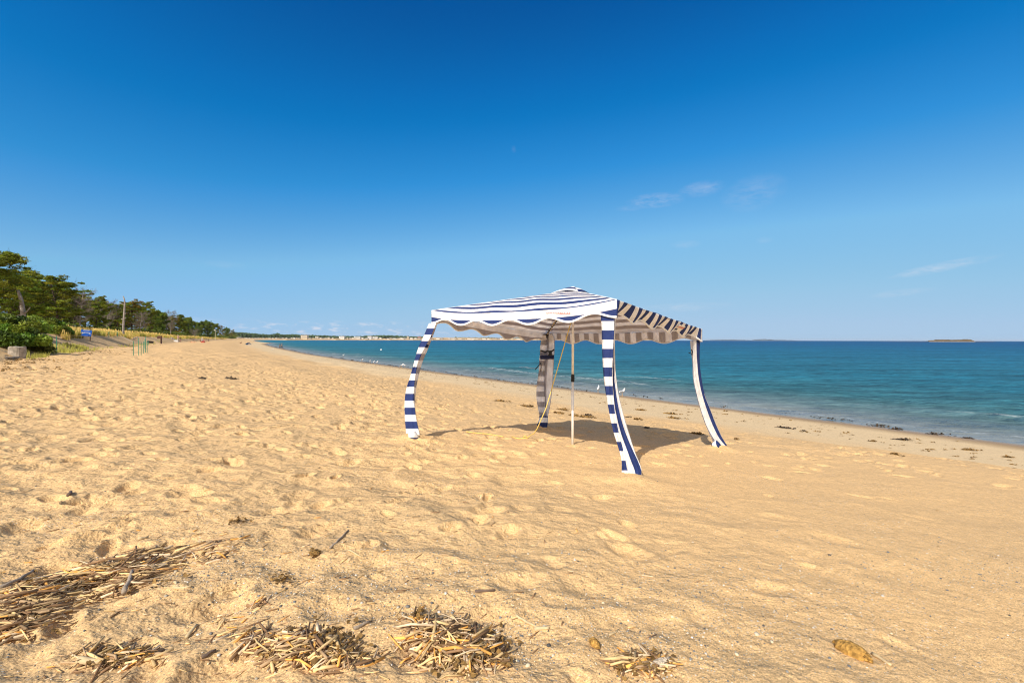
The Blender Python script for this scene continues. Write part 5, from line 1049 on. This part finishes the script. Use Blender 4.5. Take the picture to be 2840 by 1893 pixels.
def pile(px, py, rx, ry, ang, n, lmin, lmax, seed, hgt, dirspread=.5, r=(.0013, .0036)):
    "broken reeds heaped inside an ellipse given in frame pixels"
    rs = np.random.RandomState(seed); mb = MB()
    for i in range(n):
        q = math.sqrt(rs.rand())*(.9 if rs.rand() < .88 else 1.35); a = rs.uniform(0, 6.283); ex_, ey_ = q*math.cos(a)*rx, q*math.sin(a)*ry; c, s = math.cos(ang), math.sin(ang)
        x, y = px+ex_*c-ey_*s, py+ex_*s+ey_*c
        p = hit(min(max(x, -300), 3100), min(y, 1990)); L = rs.uniform(lmin, lmax)*(1.5 if rs.rand() < .08 else 1); b = rs.normal()*dirspread+(.35 if rs.rand() < .75 else 1.6); tl = rs.normal()*.10
        z = surf(p[0], p[1])+hgt*max(0, 1-q*q)*rs.rand()+rs.uniform(-.004, .004); d = np.array([math.cos(b), math.sin(b), tl])*L*.5; w = (r[0]+(r[1]-r[0])*rs.rand()**1.8)*(1.5 if L > lmax*.7 else 1); k = rs.normal(size=3)*.045*L; c0 = np.array([p[0], p[1], z])
        mb.tube([c0-d, c0+k, c0+d], [w, w*1.05, w*.9], 6, col=reed_tone(rs))
    return mb
PL = [(300, 1588, 205, 50, -.22, 850, .03, .17, 201, .026, .38), (60, 1690, 140, 60, -.35, 430, .03, .16, 202, .028, .45), (330, 1822, 130, 24, .02, 130, .02, .12, 203, .018, .6), (820, 1830, 190, 56, .25, 430, .02, .10, 204, .022, .9),
      (1255, 1815, 150, 76, .22, 520, .02, .115, 205, .025, .9), (1780, 1868, 90, 36, .1, 150, .02, .10, 206, .018, .9), (600, 1535, 90, 30, -.3, 46, .02, .09, 207, .015, .8), (730, 1690, 40, 14, 0, 14, .03, .06, 208, .01, .8)]
for i, q in enumerate(PL): tag(pile(*q).build('reed_debris', M_REED, None, True, col=True), kind='stuff')
mb = MB(); rs = np.random.RandomState(210)
for k in range(420):                           # loose straws all over the near sand
    px, py = rs.uniform(0, 2000)*rs.rand()**.25, rs.uniform(1330, 1893)
    if px > 1500 and rs.rand() < .6: continue
    p = hit(px, py); L = rs.uniform(.008, .05); b = rs.uniform(-.5, 1.6); d = np.array([math.cos(b), math.sin(b), 0])*L*.5; c0 = np.array([p[0], p[1], surf(p[0], p[1])+.003]); w = rs.uniform(.0012, .003); mb.tube([c0-d, c0+d], [w, w*.8], 5, col=reed_tone(rs))
tag(mb.build('loose_straw', M_REED, None, True, col=True), kind='stuff')
mb = MB(); rs = np.random.RandomState(211)
for cx, cy, w_, h_, n in ((250, 1600, 200, 40, 160), (880, 1830, 150, 50, 150), (1300, 1830, 120, 60, 170), (1780, 1870, 80, 30, 60), (330, 1825, 110, 24, 60), (875, 1553, 14, 8, 16), (1150, 1750, 40, 20, 14), (660, 1450, 34, 8, 22), (780, 1620, 36, 12, 18), (60, 1700, 120, 50, 60)):
    for i in range(n):
        p = hit(cx+rs.normal()*w_*.45, min(cy+rs.normal()*h_*.45, 1980)); weed(mb, p[0], p[1], .030, .02, rs.uniform(0, 6), .014, 3, rs)
tag(mb.build('dry_weed_scraps', M_KELP, None, col=True), kind='stuff')
for a in [([(94, 1598), (200, 1560), (300, 1527), (364, 1508)], .0085, M_DRIFT, 'long pale stick along the upper side of the big reed pile', 'stick'), ([(-6, 1622), (55, 1597), (93, 1567)], .008, M_DRIFT, 'forked twig above the left end of the big reed pile', 'twig'),
          ([(343, 1650), (355, 1618), (367, 1589)], .009, M_DRIFT, 'short grey stick propped across the right side of the big reed pile', 'stick'), ([(270, 1603), (330, 1603), (372, 1607)], .010, M_DARKD, 'dark ringed stem lying in the middle of the big reed pile', 'stick'), ([(-5, 1672), (60, 1640), (160, 1605)], .008, M_DARKD, 'long dark stem at the lower left of the big reed pile', 'stick'),
          ([(-5, 1712), (50, 1700)], .011, M_DRIFT, 'thick pale stick cut off by the left edge', 'stick'), ([(50, 1690), (62, 1712)], .009, M_DRIFT, 'short stub lying below the left end of the big reed pile', 'stick'), ([(218, 1833), (290, 1831), (388, 1824)], .010, M_REED1, 'straight tan reed stem along the bottom of the lower left pile', 'reed'),
          ([(916, 1530), (940, 1508), (966, 1478)], .0055, M_DRIFT, 'single brown stick lying alone above the centre piles', 'stick'), ([(938, 1545), (970, 1556), (1002, 1567)], .004, M_REED1, 'thin straw-coloured reed lying alone right of the brown stick', 'reed'), ([(560, 1851), (598, 1832)], .006, M_DARKD, 'short dark stick between the lower left and centre piles', 'stick'),
          ([(520, 1766), (546, 1734)], .006, M_REED1, 'pair of slanted reeds lying alone above the lower left pile', 'reed'), ([(483, 1641), (530, 1640)], .0055, M_REED1, 'short yellow reed lying level right of the big pile', 'reed'), ([(483, 1617), (494, 1639)], .005, M_REED1, 'short pale reed standing slanted beside the level yellow one', 'reed'),
          ([(1431, 1728), (1460, 1744), (1492, 1766)], .005, M_REED1, 'upper half of a bent pale reed on the pebbly sand', 'reed'), ([(1483, 1770), (1522, 1773)], .007, M_REED1, 'short whitish reed end below the bent pale reed', 'reed'), ([(1318, 1672), (1372, 1671)], .006, M_DARKD, 'flat brown twig on the sand above the centre right pile', 'twig'),
          ([(982, 1779), (1026, 1756)], .006, M_DRIFT, 'lone stick between the two centre piles', 'stick'), ([(2420, 1829), (2446, 1846), (2472, 1863)], .006, M_REED1, 'thin tan reed beside the orange lump at lower right', 'reed'), ([(192, 1366), (196, 1352)], .012, M_DARKD, 'small dark mussel-like husk on the sand at left', 'husk'), ([(1690, 1785), (1716, 1769)], .0035, M_REED1, 'thin white straw on the pebbly sand right of centre', 'reed'),
          ([(1528, 1216), (1535, 1209)], .006, M_DARKD, 'thin dark stick on the sand between the rope and the pole', 'stick'), ([(383, 1483), (411, 1477)], .008, M_REED1, 'short golden reed piece above the big reed pile', 'reed')]:
    o = stick('driftwood_stick' if a[4] in ('stick', 'twig') else 'reed_stem' if a[4] == 'reed' else 'dark_husk', a[0], a[1], a[2], a[3], a[4], zoff=.012 if 'across' in a[3] else .0)
def lump(name, pts, r, m, label, cat, seed):
    P = [hit(*q) for q in pts]; P = [np.array([p[0], p[1], surf(p[0], p[1])]) for p in P]; o0 = P[0].copy(); rs = np.random.RandomState(seed); mb = MB()
    body = [P[0]+(P[-1]-P[0])*t for t in np.linspace(0, 1, 9)]; mb.tube([q-o0+[0, 0, r*.2] for q in body], [r*(.35+.65*math.sin(math.pi*min(1, .12+.8*t)))*rs.uniform(.85, 1.15) for t in np.linspace(0, 1, 9)], 9)
    for i in range(260):
        t = rs.rand(); q = P[0]+(P[-1]-P[0])*t-o0; a = rs.uniform(0, 3.14); rr = r*(.4+.6*math.sin(math.pi*t)); c = q+[0, math.cos(a)*rr, math.sin(a)*rr*.9+r*.15]; mb.blob(c, (.006, .005, .004), i, .3, nu=5, nv=3, col=(rs.uniform(.6, 1.5),)*3)
    o = mb.build(name, m, None, True, col=True); o.location = o0; return tag(o, label, cat)
lump('sponge_lump', [(2318, 1806), (2412, 1848)], .030, M_ORANGE, 'elongated orange crumbly lump half buried at lower right', 'sponge', 5)
lump('weed_tuft', [(1638, 1818), (1660, 1826)], .016, M_ORANGE, 'small bright orange tuft above the bottom right pile', 'seaweed', 6)
lump('weed_tuft', [(1800, 1885), (1860, 1860)], .014, mat('pale_husk', (.50, .42, .32), .8, tint=True), 'pale crumpled husk at the bottom edge right of centre', 'seaweed', 7)
lump('weed_tuft', [(862, 1548), (884, 1556)], .016, M_KELP, 'small dark weed tuft left of the brown stick', 'seaweed', 8)
# pebbles and coarse grains
PC = [(.16, .165, .17), (.24, .235, .22), (.62, .58, .52), (.45, .30, .14), (.09, .09, .09), (.50, .44, .34), (.60, .50, .34)]
mb = MB(); rs = np.random.RandomState(88); ico = np.array([(0, 0, 1), (.89, 0, .45), (.28, .85, .45), (-.72, .53, .45), (-.72, -.53, .45), (.28, -.85, .45), (.72, .53, -.45), (-.28, .85, -.45), (-.89, 0, -.45), (-.28, -.85, -.45), (.72, -.53, -.45)])
IF = [(0, 1, 2), (0, 2, 3), (0, 3, 4), (0, 4, 5), (0, 5, 1), (1, 6, 2), (2, 6, 7), (2, 7, 3), (3, 7, 8), (3, 8, 4), (4, 8, 9), (4, 9, 5), (5, 9, 10), (5, 10, 1), (1, 10, 6)]
N = 15000; Vs = []; Ks = []; Fs = []; cnt = 0
spots = [(990, 1620, 150, 70), (1150, 1600, 240, 50), (760, 1640, 120, 60), (1500, 1770, 220, 90), (1750, 1720, 200, 110), (1950, 1800, 160, 80), (560, 1570, 110, 50), (1380, 1780, 90, 50), (2700, 1590, 160, 30), (2350, 1560, 200, 60), (1100, 1700, 200, 80), (1880, 1640, 160, 60)]
while cnt < N:
    if rs.rand() < .72:
        s = spots[rs.randint(len(spots))]; px, py = s[0]+rs.normal()*s[2], s[1]+rs.normal()*s[3]
    else: px, py = rs.uniform(-100, 2940), rs.uniform(1330, 1893)
    if not (-150 < px < 3000 and 1300 < py < 1960): continue
    d = ray(px, py); a0 = 0.91/(-d[2]-.072-.055*d[0]); x, y = d[0]*a0, a0; r = rs.lognormal(-6.35, .45); r = min(r, .009)*(1 if rs.rand() < .97 else 1.8)
    c = np.array([x, y, surf(x, y)+r*.25]); V = ico*(r*np.array([1, rs.uniform(.7, 1), rs.uniform(.45, .8)]))*(1+.15*rs.normal(size=(11, 1))); an = rs.uniform(0, 6.28); ca, sa = math.cos(an), math.sin(an); V = V@np.array([[ca, sa, 0], [-sa, ca, 0], [0, 0, 1]])+c
    Vs.append(V); Ks.append(np.tile(np.array(PC[rs.randint(7)])*rs.uniform(.7, 1.25), (11, 1))); b = cnt*11; Fs += [(i+b, j+b, k+b) for i, j, k in IF]; cnt += 1
mb.v = Vs; mb.col = Ks; mb.f = Fs; mb.mi = [0]*len(Fs); mb.n = cnt*11; mb.uv = [np.zeros((cnt*11, 2))]
tag(mb.build('pebbles', mat('pebble', (1, 1, 1), .7, tint=True), None, True, col=True), kind='stuff')

# thin sea air
mb = MB(); mb.box((0, 0, 0), (64000, 64000, 2)); hz = mb.build('haze', []); hz.scale = (1, 1, 35); hz.location = (0, 0, 24)
m = bpy.data.materials.new('sea_air'); m.use_nodes = True; n, l = tree_nodes(m); n.remove(n['Principled BSDF']); pv = n.new('ShaderNodeVolumePrincipled'); pv.inputs['Color'].default_value = (.72, .84, 1, 1); pv.inputs['Density'].default_value = 2.2e-5; l.new(pv.outputs[0], n['Material Output'].inputs['Volume'])
hz.data.materials.append(m); tag(hz, kind='stuff')
